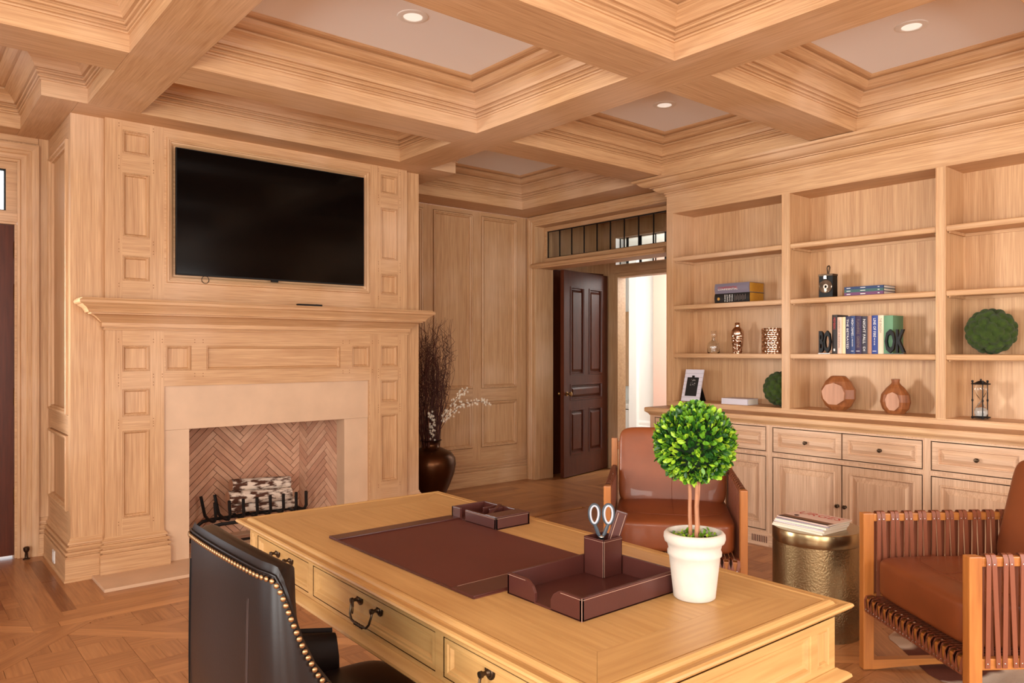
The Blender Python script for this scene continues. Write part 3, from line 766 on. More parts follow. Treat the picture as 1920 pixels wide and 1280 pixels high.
# diagonal framed field (rotated 45 deg about an anchor seen in the photo); squares filled with short blocks
S = 1.02; c45 = sqrt(.5); AX, AY = .70, 4.30
def rot(p): return (AX + (p[0] - p[1]) * c45, AY + (p[0] + p[1]) * c45)
regs = [(FX0, FX1, FY0, FY1)]
def addclip(poly, k, tone=None):
    t = random.gauss(0, .055) if tone is None else tone
    q = clip(poly, FX0, .574, FY0, 5.93) if False else clip(poly, FX0, FX1, FY0, FY1)
    if q: addp(q, k, t)
    q2 = clip(poly, FX0, .574, FY1, 5.93)
    if q2: addp(q2, k, t)
for i in range(-9, 9):
    for j in range(-9, 9):
        x, y = i * S, j * S
        cx, cy = rot((x + S / 2, y + S / 2))
        if not (-3.2 < cx < 6 and -3.4 < cy < 6.8): continue
        F = .158
        for a in (0, .079):   # two strips per frame arm, woven
            addclip([rot(p) for p in ((x + F * ((j + i) % 2), y + a), (x + S + F * ((j + i) % 2), y + a), (x + S + F * ((j + i) % 2), y + a + .079), (x + F * ((j + i) % 2), y + a + .079))], 1, random.choice((.02, .06, -.03, .0)))
            addclip([rot(p) for p in ((x + a, y + F), (x + a + .079, y + F), (x + a + .079, y + S), (x + a, y + S))], 3, random.choice((.24, .20, .22)) if a == 0 else random.choice((.04, .0, .08)))
        # inner blocks, laid square to the room
        inner = [rot(p) for p in ((x + F, y + F), (x + S, y + F), (x + S, y + S), (x + F, y + S))]
        cx, cy = rot((x + (S + F) / 2, y + (S + F) / 2)); hs = (S - F) / 2
        B = .2
        nb = 4
        for bi in range(-nb, nb):
            for bj in range(-nb, nb):
                for m in range(2):
                    if (bi + bj) % 2 == 0: q = [(cx + bi * B, cy + bj * B + m * B / 2), (cx + (bi + 1) * B, cy + bj * B + m * B / 2), (cx + (bi + 1) * B, cy + bj * B + (m + 1) * B / 2), (cx + bi * B, cy + bj * B + (m + 1) * B / 2)]; kk = 0
                    else: q = [(cx + bi * B + m * B / 2, cy + bj * B), (cx + bi * B + (m + 1) * B / 2, cy + bj * B), (cx + bi * B + (m + 1) * B / 2, cy + (bj + 1) * B), (cx + bi * B + m * B / 2, cy + (bj + 1) * B)]; kk = 2
                    # clip by the square: rotate into its frame
                    r = [((p[0] - cx) * c45 + (p[1] - cy) * c45, -(p[0] - cx) * c45 + (p[1] - cy) * c45) for p in q]
                    r = clip(r, -hs, hs, -hs, hs)
                    if r:
                        q = [(cx + (p[0] - p[1]) * c45, cy + (p[0] + p[1]) * c45) for p in r]
                        addclip(q, kk)
DX, DY = sin(radians(39.82)), cos(radians(39.82))
def pix(x, y, z=0):
    t = x * DX + y * DY
    if t < .3: return None
    return 960 + 1408.6 * (x * DY - y * DX) / t, 656 - 1408.6 * (z - 1.42) / t
def shown(x, y):
    q = pix(x, y)
    if not q or not (0 < q[0] < 1920 and q[1] < 1285): return False
    px, py = q
    return px < 372 or (545 < px < 770 and 1110 < py) or (845 < px < 1150 and py > 880 and py < 1010 - (1150 - px) * .12) or (1400 < px < 1456) or (1565 < px < 1700 and py > 1180)
cand = []
for i, (poly, k, t) in enumerate(planks):
    cx = sum(p[0] for p in poly) / len(poly); cy = sum(p[1] for p in poly) / len(poly)
    Q = [pix(*p) for p in poly]
    if any(q is None for q in Q): sz = 0
    else: sz = parea(Q)
    cand.append((-(sz if shown(cx, cy) or any(q and shown(*p) for p, q in zip(poly, Q)) else 0), i))
cand.sort(); single = {i for s_, i in cand[:300] if s_ < -20}
rest = [MB(), MB(), MB(), MB()]
def shrink(poly, g):
    cx = sum(p[0] for p in poly) / len(poly); cy = sum(p[1] for p in poly) / len(poly)
    r = []
    for x, y in poly:
        d = sqrt((x - cx) ** 2 + (y - cy) ** 2) or 1
        r.append((x - (x - cx) / d * g, y - (y - cy) / d * g))
    return r
for i, (poly, k, t) in enumerate(planks):
    q = shrink(poly, .0012); h = random.uniform(-.0003, .0003)
    P = [(x, y, h) for x, y in q]; nv = len(P)
    if i in single:
        mb = MB().prism(P, (0, 0, -.014)); mb.tone = [t] * len(mb.f)
        mb.build('plank', 'parquet_%d' % (k * 45), fl)
    else:
        m = rest[k]; b0 = len(m.f); m.prism(P, (0, 0, -.014)); m.tone += [t] * (len(m.f) - b0)
mats = ['parquet_0', 'parquet_45', 'parquet_90', 'parquet_135']
allr = MB()
for k in range(4):
    allr.add(rest[k].v, rest[k].f, k); allr.tone += rest[k].tone
allr.build('parquet_blocks', mats, fl, kind='stuff')
# ================================================================== RECESSED LIGHTS
def downlight(x, y, label):
    t = thing('recessed_light', label, 'ceiling light', (x, y, 3.175), group='recessed ceiling lights')
    MB().lathe([(.050, -.001), (.052, -.006), (.066, -.007), (.080, -.004), (.082, .0), (.050, 0)], (x, y, 3.175), 32).build('trim_ring', 'white_paint', t, smooth=True)
    MB().lathe([(.0001, -.003), (.03, -.004), (.050, -.002)], (x, y, 3.175), 24).build('lens', 'lamp_lens', t, smooth=True)
downlight(2.13, 3.37, 'recessed ceiling light in the coffer above the fireplace side, at the top of the photo')
downlight(4.27, 1.74, 'recessed ceiling light in the coffer over the bookcase, at the upper right')
downlight(4.28, 3.43, 'small recessed ceiling light in the middle coffer left of the bookcase')

# ================================================================== TELEVISION AND REMOTE
tv = thing('television', 'large black wall-mounted flat television in the recess above the mantel', 'television', (2.16, 5.25, 1.917))
MB().box(1.468, 2.852, 5.215, 5.235, 1.917, 2.757).build('bezel', 'black_plastic', tv, bevel=.002)
MB().box(1.474, 2.846, 5.2135, 5.2155, 1.927, 2.751).build('screen', 'tv_glass', tv)
MB().box(1.65, 2.67, 5.235, 5.262, 2.0, 2.66).build('housing', 'black_plastic', tv, bevel=.004)
MB().box(2.115, 2.165, 5.215, 5.232, 1.905, 1.917).build('sensor', 'black_plastic', tv)
cb = MB().tube([(1.662 + .024 * sin(a), 5.235, 1.920 - .050 * (1 - cos(a)) / 2) for a in [i * 2 * pi / 18 for i in range(18)]], .0022, 6, closed=True).build('cable_loop', 'black_plastic', tv, smooth=True)
rc = thing('remote_control', 'thin black remote control lying on the mantel shelf', 'remote', (2.36, 5.13, 1.738))
MB().box(2.27, 2.455, 5.11, 5.148, 1.738, 1.752).build('body', 'black_plastic', rc, bevel=.003)
MB().lathe([(.0001, 0), (.009, 0), (.009, .0015), (.0001, .0015)], (2.42, 5.129, 1.752), 12).build('button', 'rubber_grey', rc)

# ================================================================== BOOKCASE
XF, XB = 5.17, 5.462
YE = -.32
bays = [(3.037, 4.051), (1.960, 2.970), (.889, 1.900), (-.188, .822)]
bc = thing('bookcase', 'built-in limed oak bookcase with deep crown and open shelf bays', 'bookcase', (5.3, 2.0, .945))
P = plX(XF)
mb = MB().cells(P, YE, 4.119, .985, 2.585, [(a, b, .985, 2.585) for a, b in bays]).cells(P, YE, 4.119, .945, .985, [], mi=1).cells(P, YE, 4.119, 2.585, 2.80, [], mi=1)
mb.add([(XF, 4.119, .945), (XB, 4.119, .945), (XB, 4.119, 2.80), (XF, 4.119, 2.80)], [(0, 1, 2, 3)])
mb.build('face_frame', ['oak_z', 'oak_y'], bc)
mb = MB()
for a, b in bays:   # slim bead on the edge of each opening
    mb.panel(P, (a, b, .985, 2.585), [(-.008, 0), (-.007, .003), (-.004, .004), (-.001, .003), (0, 0), (0, -.006)], cap=False, mi=1, mi2=0)
mb.build('bead', ['oak_y', 'oak_z'], bc)
BX = XF + .006
for i, (a, b) in enumerate(bays):
    MB().add([(XB, a - .01, .985), (XB, b + .01, .985), (XB, b + .01, 2.60), (XB, a - .01, 2.60)], [(0, 1, 2, 3)]).build('back_panel', 'oak_z', bc)
    MB().box(BX, XB, a - .012, a, .985, 2.60).build('divider', 'oak_z', bc)
    MB().box(BX, XB, b, b + .012, .985, 2.60).build('divider', 'oak_z', bc)
    MB().box(BX, XB, a, b, 2.585, 2.60).build('bay_ceiling', 'oak_y', bc)
    MB().box(BX, XB, a, b, .970, .985).build('bay_floor', 'oak_y', bc)
    for z in (1.393, 1.800, 2.212):
        mb = MB().sweep(Pl((0, 0, 0), (1, 0, 0), (0, 0, 1), (0, 1, 0)), [(XB - .002, z), (XF + .004, z)], [(0, 0), (0, 0)]) if False else MB()
        prof = [(XB - .002, z - .026), (XF + .03, z - .026), (XF + .026, z - .034), (XF + .012, z - .038), (XF + .006, z - .034), (XF + .002, z - .024), (XF, z - .010), (XF + .003, z - .003), (XF + .010, z), (XB - .002, z)]
        mb.loops([[(x, a + .002, zz) for x, zz in prof], [(x, b - .002, zz) for x, zz in prof]], True, True, True)
        sh = mb.build('shelf', 'oak_y', bc, smooth=True, angle=30)
        m2 = MB()
        for yy in (a + .006, b - .018): m2.box(XF + .03, XB - .01, yy, yy + .012, z - .046, z - .027)
        m2.box(XB - .014, XB - .003, a + .004, b - .004, z - .046, z - .027)
        m2.box(XF + .03, XF + .036, a + .01, a + .016, z - .052, z - .027)
        m2.build('cleat', 'oak_y', bc)
CROWN = [(0, 2.738), (.008, 2.738), (.012, 2.745), (.010, 2.752), (.002, 2.754), (.002, 2.759), (.014, 2.761), (.018, 2.768), (.040, 2.772), (.062, 2.782), (.080, 2.796), (.084, 2.803), (.076, 2.805), (.076, 2.810), (.100, 2.811), (.102, 2.816), (.114, 2.817), (.142, 2.820), (.166, 2.834), (.180, 2.848), (.184, 2.854), (.200, 2.855), (.210, 2.858), (.216, 2.866), (.216, 2.8745), (0, 2.8745)]
MB().sweep(PZ, [(XB, 4.119), (XF, 4.119), (XF, YE)], CROWN, mis=[1, 0]).build('crown_moulding', ['oak_y', 'oak_x'], bc, smooth=True, angle=28)

# countertop
ct = thing('countertop', 'long limed oak countertop along the base cabinets', 'countertop', (5.1, 2, .905))
CT = [(0, .880), (.004, .880), (.008, .890), (.016, .898), (.024, .903), (.026, .906), (.030, .907), (.034, .914), (.034, .938), (.030, .944), (.024, .945), (0, .945)]
mb = MB().sweep(PZ, [(XB, 4.075), (4.897, 4.075), (4.897, YE)], CT, mis=[1, 0])
mb.build('edge_moulding', ['oak_y', 'oak_x'], ct, smooth=True, angle=28)
MB().box(4.90, XB + .004, YE, 4.070, .906, .9446).build('top_board', 'oak_y', ct)

# base cabinets
XC = 4.897
PC = plX(XC)
RAISED = [(0, 0), (.0, -.002), (.044, -.002), (.048, .003), (.054, .003), (.057, -.009), (.062, -.015), (.066, -.015), (.096, -.001), (.098, .001), (.100, .001)]
def knob(P_, u, v, parent, r=.0135, name='knob', mat='dark_brass'):
    M = Matrix.Translation(P_.p(u, v, 0)) @ P_.N.to_track_quat('Z', 'Y').to_matrix().to_4x4()
    return MB().lathe([(r * .75, 0), (r * .75, .002), (r * .35, .004), (r * .35, .012), (r * .8, .016), (r, .023), (r * .7, .029), (.0001, .031)], (0, 0, 0), 14, M=M).build(name, mat, parent, smooth=True)
def cabinet(y0, y1, a, b, label):
    t = thing('base_cabinet', label, 'cabinet', (5.15, (y0 + y1) / 2, 0), group='base cabinets under the bookcase')
    mid = (a + b) / 2
    dr = [(a, mid - .0015, .690, .863), (mid + .0015, b, .690, .863)]
    do = [(a, mid - .0015, .118, .650), (mid + .0015, b, .118, .650)]
    mb = MB().cells(PC, y0, y1, 0, .906, [(a, b, .690, .863), (a, b, .118, .650)])
    mb.build('face_frame', 'oak_pale_z', t)
    mb = MB()
    for r in ((a, b, .690, .863), (a, b, .118, .650)):
        mb.panel(PC, r, [(-.011, 0), (-.010, .003), (-.004, .003), (-.003, 0), (0, 0), (0, -.02)], cap=False, mi=1, mi2=0)
    mb.build('bead', ['oak_pale_y', 'oak_pale_z'], t)
    mb = MB().box(XC + .03, XB, y0 + .004, y1 - .004, .002, .90)
    mb.build('carcass', 'mahogany_z', t)
    for k, r in enumerate(dr):
        g = .0022; q = (r[0] + g, r[1] - g, r[2] + g, r[3] - g)
        d = MB().panel(PC, q, [(0, -.018)] + RAISED[:2] + [(i * .72, dd) for i, dd in RAISED[2:]], mi=0).build('drawer_front', 'oak_pale_y', t)
        knob(PC, (q[0] + q[1]) / 2, (q[2] + q[3]) / 2, d)
    for k, r in enumerate(do):
        g = .0022; q = (r[0] + g, r[1] - g, r[2] + g, r[3] - g)
        d = MB().panel(PC, q, [(0, -.018)] + RAISED, mi=0).build('door', 'oak_pale_z', t)
        knob(PC, q[1] - .022 if k == 0 else q[0] + .022, .378, d)
    MB().sweep(PZ, [(XC, y1 - (0.02 if y1 > 4 else 0)), (XC, y0)], [(0, 0), (.008, 0), (.008, .088), (.004, .094), (0, .098)]).build('base_rail', 'oak_pale_y', t)
    return t
c1 = cabinet(2.975, 4.073, 3.002, 4.022, 'first base cabinet, nearest the doorway and behind the round topiary')
MB().add([(XC, 4.073, 0), (XB, 4.073, 0), (XB, 4.073, .906), (XC, 4.073, .906)], [(0, 1, 2, 3)]).build('end_panel', 'oak_pale_z', c1)
v = MB()
for k in range(9): v.box(XC - .0095, XC - .0075, 2.988 + k * .0145, 2.995 + k * .0145, .026, .074)
v.build('floor_vent', 'mahogany_z', c1)
cabinet(1.907, 2.975, 1.933, 2.946, 'second base cabinet, the one directly behind the brass drum table')
cabinet(.840, 1.907, .868, 1.881, 'third base cabinet, at the right edge behind the far armrest')
cabinet(-.23, .840, -.20, .812, 'fourth base cabinet of the run, beyond the right edge')

# ================================================================== SHELF OBJECTS
def lying_book(y0, y1, z0, h, x0, depth, cover, pages, label, group, cat='book', rounded=True, name='book'):
    """spine towards the room at x0, pages end visible towards -Y"""
    t = thing(name, label, cat, ((x0 + depth / 2), (y0 + y1) / 2, z0), group=group)
    c = .003; n = 6
    pr = [(x0 + (.010 * (1 - sin(pi * i / n)) if rounded else 0), z0 + h * i / n) for i in range(n + 1)]
    outer = pr + [(x0 + depth, z0 + h), (x0 + depth, z0 + h - c), (x0 + .014, z0 + h - c), (x0 + .012, z0 + h / 2), (x0 + .014, z0 + c), (x0 + depth, z0 + c), (x0 + depth, z0)]
    MB().loops([[(x, y0, z) for x, z in outer], [(x, y1, z) for x, z in outer]], True).add([(x, y, z) for y in (y0, y1) for x, z in outer],
        [list(range(len(outer))), list(range(len(outer), 2 * len(outer)))]).build('cover', cover, t)
    MB().box(x0 + .012, x0 + depth - .004, y0 + .003, y1 - .003, z0 + c, z0 + h - c).build('pages', pages, t)
    return t
z = 1.80
b1 = lying_book(3.345, 3.666, z, .078, 5.215, .215, 'spine_black', 'paper_gold', 'thick black book with gilt page edges, lower of two lying in the left bay', 'two thick books lying on the left bay shelf')
for k, s in enumerate(('GUARD', 'EAST', 'OVER', 'WORD')):
    text(s, .017, (5.213, 3.562 - .022 * k, z + .039), (0, 0, 1), (0, 1, 0), 'ink_white', b1, width=.058)
for k in range(9):
    MB().box(5.2125, 5.2135, 3.47 - k * .012, 3.473 - k * .012, z + .014 + (k % 3) * .004, z + .064 - (k % 2) * .01).build('lettering', 'ink_grey', b1)
MB().lathe([(.0001, 0), (.012, 0), (.012, .001)], (0, 0, 0), 14, M=Matrix.Translation((5.2145, 3.625, z + .035)) @ Matrix.Rotation(-pi / 2, 4, 'Y')).build('emblem', 'ink_gold', b1)
b2 = lying_book(3.345, 3.662, z + .078, .080, 5.212, .218, 'spine_lilac', 'paper_gold', 'thick lilac grey book with gilt page edges lying on top of the black one', 'two thick books lying on the left bay shelf')
text('CONFIDENTIAL', .030, (5.2085, 3.535, z + .120), XD, YU, 'ink_red', b2, width=.185)
text('CONFIDENTIAL', .020, (5.2083, 3.535, z + .109), XD, YU, 'ink_white', b2, width=.185)
# flat white book at the bottom left
wbk = lying_book(3.36, 3.598, .985, .046, 5.215, .16, 'spine_white', 'paper', 'pale lilac book lying alone on the bottom of the left bay', 'loose book on the bottom shelf', rounded=False)
# three slim books lying in the middle bay
zz = 1.80
for h, cov, lab, words in ((.026, 'spine_violet', 'slim violet book at the bottom of the stack of three in the middle bay', ('', '', '')),
                           (.020, 'spine_green', 'slim green book in the middle of the stack of three in the middle bay', ('', '', '')),
                           (.020, 'spine_marine', 'slim navy blue book on top of the stack of three in the middle bay', ('', '', ''))):
    t = lying_book(2.318, 2.590, zz, h, 5.235, .19, cov, 'paper', lab, 'three slim books lying in the middle bay', rounded=False)
    for a, b in ((2.572, 2.545), (2.475, 2.440), (2.355, 2.343)):
        MB().box(5.2335, 5.2345, b, a, zz + h * .42, zz + h * .62).build('lettering', 'ink_white', t)
    zz += h
# standing books
bk = [('spine_charcoal', 2.682, 2.643, .280, 'charcoal book with red lettering, leftmost of the standing row', 'MEMBERS', 'ink_red', .085),
      ('spine_pink', 2.642, 2.611, .262, 'pale pink book, second of the standing row', 'GARDEN OF THE EVENING', 'ink_grey', .2),
      ('spine_cream', 2.610, 2.583, .262, 'plain cream book, third of the standing row', '', 'ink_grey', .1),
      ('spine_navy', 2.582, 2.550, .266, 'dark navy book with white title, right of the plain cream one', 'THE BETRAYED', 'ink_white', .21),
      ('spine_blue', 2.549, 2.514, .268, 'mid blue book with short white title in the standing row', 'HIGH CRIMES', 'ink_white', .12),
      ('spine_plum', 2.513, 2.470, .264, 'plum coloured book with pale serif title in the standing row', 'FLASHFIRE  GREENE', 'ink_grey', .20),
      ('spine_slate', 2.469, 2.428, .262, 'slate book with large white title in the standing row', 'NIGHT FALL', 'ink_white', .17),
      ('spine_tan', 2.427, 2.399, .262, 'plain tan book between the slate and the royal blue ones', '', 'ink_grey', .1),
      ('spine_royal', 2.398, 2.356, .266, 'royal blue book with bold white title', 'LINE OF FIRE', 'ink_white', .13),
      ('spine_ivory', 2.355, 2.318, .266, 'ivory book with faint grey lettering, right of the royal blue one', 'THE ENGLISH', 'ink_grey', .10),
      ('spine_teal', 2.317, 2.256, .262, 'sea green book at the right end of the standing row', '', 'ink_white', .1)]
for cov, ya, yb, h, lab, words, ink, wd in bk:
    x0 = 5.235; z0 = 1.393; ym = (ya + yb) / 2
    t = thing('book', lab, 'book', (x0 + .09, ym, z0), group='books standing between the bookends')
    n = 6; dp = .165
    if cov == 'spine_teal': ya2, yb2 = ya, yb
    pr = [(x0 + .005 * (1 - sin(pi * i / n)), yb + (ya - yb) * i / n) for i in range(n + 1)]
    outer = pr + [(x0 + dp, ya), (x0 + dp, ya - .0025), (x0 + .01, ya - .0025), (x0 + .01, yb + .0025), (x0 + dp, yb + .0025), (x0 + dp, yb)]
    MB().loops([[(x, y, z0) for x, y in outer], [(x, y, z0 + h) for x, y in outer]], True, True, True).build('cover', cov, t)
    MB().box(x0 + .01, x0 + dp - .005, yb + .003, ya - .003, z0 + .004, z0 + h - .004).build('pages', 'paper', t)
    if words: text(words, (ya - yb) * .62, (x0 - .0015, ym, z0 + h - .02 - wd / 2), (0, 0, -1), (0, -1, 0), ink, t, width=wd)
    if cov == 'spine_blue': text('J. FINDER', .011, (x0 - .0015, ym, z0 + .085), (0, 0, -1), (0, -1, 0), ink, t, width=.07)
    if cov == 'spine_slate': text('DI', .022, (x0 - .0015, ym, z0 + .035), (0, 0, -1), (0, -1, 0), ink, t, width=.028)
    if cov == 'spine_royal': text('W.E.B.', .013, (x0 - .0015, ym, z0 + .085), (0, 0, -1), (0, -1, 0), ink, t, width=.055)
    if cov in ('spine_plum', 'spine_royal', 'spine_blue'): MB().box(x0 - .0012, x0 - .0004, yb + .008, ya - .008, z0 + .018, z0 + .021).build('lettering', 'ink_white', t)
    if cov == 'spine_charcoal': MB().box(x0 - .0012, x0 - .0004, ym - .006, ym + .006, z0 + .02, z0 + .036).build('lettering', 'ink_white', t)
# bookends
for word, yc, wd, lab in (('BO', 2.724, .088, 'black letter bookend reading BO, left of the standing books'), ('OK', 2.236, .132, 'black letter bookend reading OK, right of the standing books')):
    t = thing('bookend', lab, 'bookend', (5.235, yc, 1.393), group='pair of black letter bookends')
    text(word, .212, (5.222, yc, 1.393 + .078), XD, YU, 'black_plastic', t, name='letters', ext=.012, width=wd, off=.006)
    MB().box(5.205, 5.245, yc - wd / 2, yc + wd / 2, 1.393, 1.397).build('base', 'black_enamel', t)
# decanter, shaker, ice bucket
def lathe_thing(name, label, cat, x, y, z0, parts, group=None):
    t = thing(name, label, cat, (x, y, z0), group=group)
    for nm, mat, prof, n in parts:
        MB().lathe([(r, z + z0) for r, z in prof], (x, y, 0), n).build(nm, mat, t, smooth=True, angle=50)
    return t
lathe_thing('decanter', 'small clear glass decanter with stopper on the left bay shelf', 'decanter', 5.31, 3.741, 1.393,
    [('bottle', 'glass', [(.0001, .0005), (.046, .001), (.050, .006), (.050, .06), (.046, .085), (.026, .100), (.013, .108), (.012, .125), (.016, .130), (.013, .130), (.0095, .125), (.0105, .108), (.023, .097), (.042, .082), (.046, .058), (.046, .010), (.0001, .008)], 28),
     ('stopper', 'glass', [(.0001, .118), (.009, .118), (.010, .131), (.018, .135), (.020, .145), (.020, .182), (.016, .188), (.0001, .188)], 12)])
t = lathe_thing('cocktail_shaker', 'tall rose metal cocktail shaker with a dimpled body', 'shaker', 5.31, 3.511, 1.393,
    [('body', 'hammered', [(.0001, 0), (.035, 0), (.036, .006), (.040, .05), (.047, .11), (.050, .155)], 36),
     ('shoulder', 'chrome_rose', [(.050, .155), (.050, .172), (.047, .185), (.036, .200), (.024, .210), (.023, .214)], 36),
     ('cap', 'chrome_rose', [(.0001, .214), (.021, .214), (.022, .220), (.0205, .245), (.017, .249), (.0001, .250)], 24)])
def dimpled(x, y, z0, r, h, n, m, mat, t, name='body', depth=.0045):
    N = 120; K = 48; L = []
    for k in range(K + 1):
        zz = h * k / K; l = []
        for i in range(N):
            a = 2 * pi * i / N; row = zz / h * m; off = .5 * (int(row) % 2)
            ca = (a / (2 * pi) * n + off) % 1 - .5; cz = row % 1 - .5
            dd = min(1, (ca * ca + cz * cz) * 4.2)
            rr = r - depth * (1 - dd)
            l.append((x + rr * cos(a), y + rr * sin(a), z0 + zz))
        L.append(l)
    L += [[(x + (r - .004) * cos(2 * pi * i / N), y + (r - .004) * sin(2 * pi * i / N), z0 + h) for i in range(N)], [(x + (r - .006) * cos(2 * pi * i / N), y + (r - .006) * sin(2 * pi * i / N), z0 + .01) for i in range(N)]]
    return MB().loops(L, True, True, True).build(name, mat, t, smooth=True, angle=60)
t = thing('ice_bucket', 'round rose metal ice bucket with a hammered dimple pattern', 'ice bucket', (5.315, 3.185, 1.393))
dimpled(5.315, 3.185, 1.393, .096, .196, 22, 6, 'chrome_rose', t)
for s in (1, -1): MB().lathe([(.012, 0), (.012, .004), (.006, .010), (.0001, .011)], (0, 0, 0), 12, M=Matrix.Translation((5.315, 3.185 + s * .094, 1.393 + .165)) @ Matrix.Rotation(-s * pi / 2, 4, 'X')).build('handle_boss', 'chrome_rose', t, smooth=True)
# clip photo frame, leaning
t = thing('clip_frame', 'whitewashed slatted clip frame with a dark photo, leaning in the bottom left bay', 'picture frame', (5.25, 3.88, .985))
O = Vector((5.215, 3.905, .986)); V = Vector((.26, 0.0, .965)).normalized(); U = Vector((.12, -1, 0)).normalized(); Nn = U.cross(V).normalized()
if Nn.x > 0: Nn = -Nn
PFm = Pl(O, U, V, Nn)
for k in range(8): MB().slab(PFm, -.085, .085, .0345 * k + .001, .0345 * (k + 1) - .0005, 0, .010 + .001 * (k % 2)).build('slat', 'spine_white', t, bevel=.001)
MB().slab(PFm, -.056, .052, .045, .206, .011, .0125).build('photo', 'photo_black', t)
for k in range(12):
    u0 = random.uniform(-.03, .03); v0 = random.uniform(.12, .19); MB().slab(PFm, u0, u0 + random.uniform(.004, .014), v0, v0 + random.uniform(.003, .012), .0125, .0128).build('photo_highlight', 'photo_grey', t)
MB().slab(PFm, -.011, .011, .200, .222, .0125, .018).build('clip', 'black_iron', t, bevel=.002)
MB().add([O + V * .14 - Nn * .0, O + V * .14 - Nn * .002 + U * .08, O + Vector((.10, 0, 0)) + U * .08, O + Vector((.10, 0, 0)) + U * .02], [(0, 1, 2, 3)]).build('easel_back', 'black_plastic', t)
# moss balls
def moss_ball(x, y, z0, r, label):
    t = thing('moss_ball', label, 'moss ball', (x, y, z0), group='mossy green balls on the shelves')
    n = 64; ga = pi * (3 - sqrt(5)); D = [Vector((sqrt(1 - (1 - 2 * (i + .5) / n) ** 2) * cos(ga * i), sqrt(1 - (1 - 2 * (i + .5) / n) ** 2) * sin(ga * i), 1 - 2 * (i + .5) / n)) for i in range(n)]
    bm = bmesh.new(); bmesh.ops.create_icosphere(bm, subdivisions=5, radius=1)
    for vv in bm.verts:
        d = vv.co.normalized(); best = max(d.dot(q) for q in D); ang = math.acos(min(1, best))
        k = max(0, 1 - (ang / .25) ** 2); vv.co = d * (r * (.82 + .18 * sqrt(k)))
        vv.co.z += r * .985
    me = bpy.data.meshes.new('moss'); bm.to_mesh(me); bm.free(); me.materials.append(MATS['moss']); me.shade_smooth()
    o = bpy.data.objects.new('moss_clumps', me); C.objects.link(o); o.parent = t
moss_ball(5.31, 1.690, 1.393, .146, 'large moss covered ball on the right bay shelf')
moss_ball(5.315, 3.125, .985, .138, 'moss covered ball tucked at the bottom right of the left bay')
# carved wooden vases
def faceted(x, y, z0, prof, n, name, label, ph=0, front=None):
    t = thing('wooden_vase', label, 'vase', (x, y, z0), group='carved wooden vases in the middle bay')
    rr = random.Random(3)
    L = [[(x + r * (.62 * cos(2 * pi * (i + ph) / n)), y + r * sin(2 * pi * (i + ph) / n), z0 + z) for i in range(n)] for r, z in prof]
    MB().loops(L, True, True, True).build('body', 'teak', t, bevel=.004)
    if front:
        pl = Pl((x - front[4], y, z0), (0, 1, 0), (0, 0, 1), (-1, 0, 0)); u0, u1, v0, v1 = front[:4]
        k = 9; poly = [pl.p((u0 + u1) / 2 + (u1 - u0) / 2 * cos(2 * pi * i / k + .2) * (1 + .06 * sin(3 * i)), (v0 + v1) / 2 + (v1 - v0) / 2 * sin(2 * pi * i / k + .2), 0) for i in range(k)]
        MB().prism(poly, (.02, 0, 0)).build('cut_face', 'teak_pale', t, bevel=.002)
    return t
faceted(5.31, 2.670, .985, [(.055, 0), (.095, .030), (.125, .085), (.125, .150), (.095, .208), (.055, .245), (.04, .248)], 10, 'v', 'round faceted wooden vase with a pale cut face', .25, (-.088, .088, .038, .200, .083))
faceted(5.31, 2.268, .985, [(.060, 0), (.090, .035), (.103, .080), (.095, .130), (.062, .175), (.034, .200), (.026, .215), (.030, .236), (.022, .237)], 9, 'v', 'bottle shaped carved wooden vase with a short neck', .5, (-.052, .045, .020, .150, .064))
# hourglass
HX, HY, HZ = 5.31, 1.747, .985
t = thing('hourglass', 'black framed hourglass with white sand at the bottom of the right bay', 'hourglass', (HX, HY, HZ))
for z_, nm in ((.012, 'bottom_plate'), (.222, 'top_plate')):
    MB().lathe([(.0001, z_ + HZ - .004), (.052, z_ + HZ - .004), (.054, z_ + HZ), (.052, z_ + HZ + .003), (.034, z_ + HZ + .006 if z_ > .1 else z_ + HZ + .003), (.016, z_ + HZ + (.017 if z_ > .1 else .003)), (.0001, z_ + HZ + (.020 if z_ > .1 else .003))], (HX, HY, 0), 24).build(nm, 'black_iron', t, smooth=True)
MB().lathe([(.0001, HZ + .240), (.006, HZ + .243), (.006, HZ + .250), (.0001, HZ + .254)], (HX, HY, 0), 10).build('finial', 'black_iron', t, smooth=True)
for k in range(3):
    a = 2 * pi * k / 3 + pi / 2 + .0
    px_, py_ = HX + .048 * cos(a), HY + .048 * sin(a)
    MB().lathe([(.0001, 0), (.006, .002), (.0065, .008), (.004, .013), (.0032, .02), (.0032, .108), (.006, .113), (.006, .121), (.0032, .126), (.0032, .222), (.004, .228), (.0068, .235), (.006, .242), (.0001, .245)], (px_, py_, HZ), 10).build('pillar', 'black_iron', t, smooth=True)
MB().lathe([(.0001, .0165), (.030, .018), (.037, .035), (.036, .055), (.022, .085), (.006, .108), (.003, .116), (.006, .124), (.022, .146), (.033, .176), (.034, .200), (.028, .218), (.0001, .2185)], (HX, HY, HZ), 28).build('glass_bulbs', 'glass', t, smooth=True)
MB().lathe([(.0001, .0185), (.028, .020), (.0345, .036), (.033, .050), (.016, .066), (.0001, .072)], (HX, HY, HZ), 24).build('sand', 'sand', t, smooth=True)
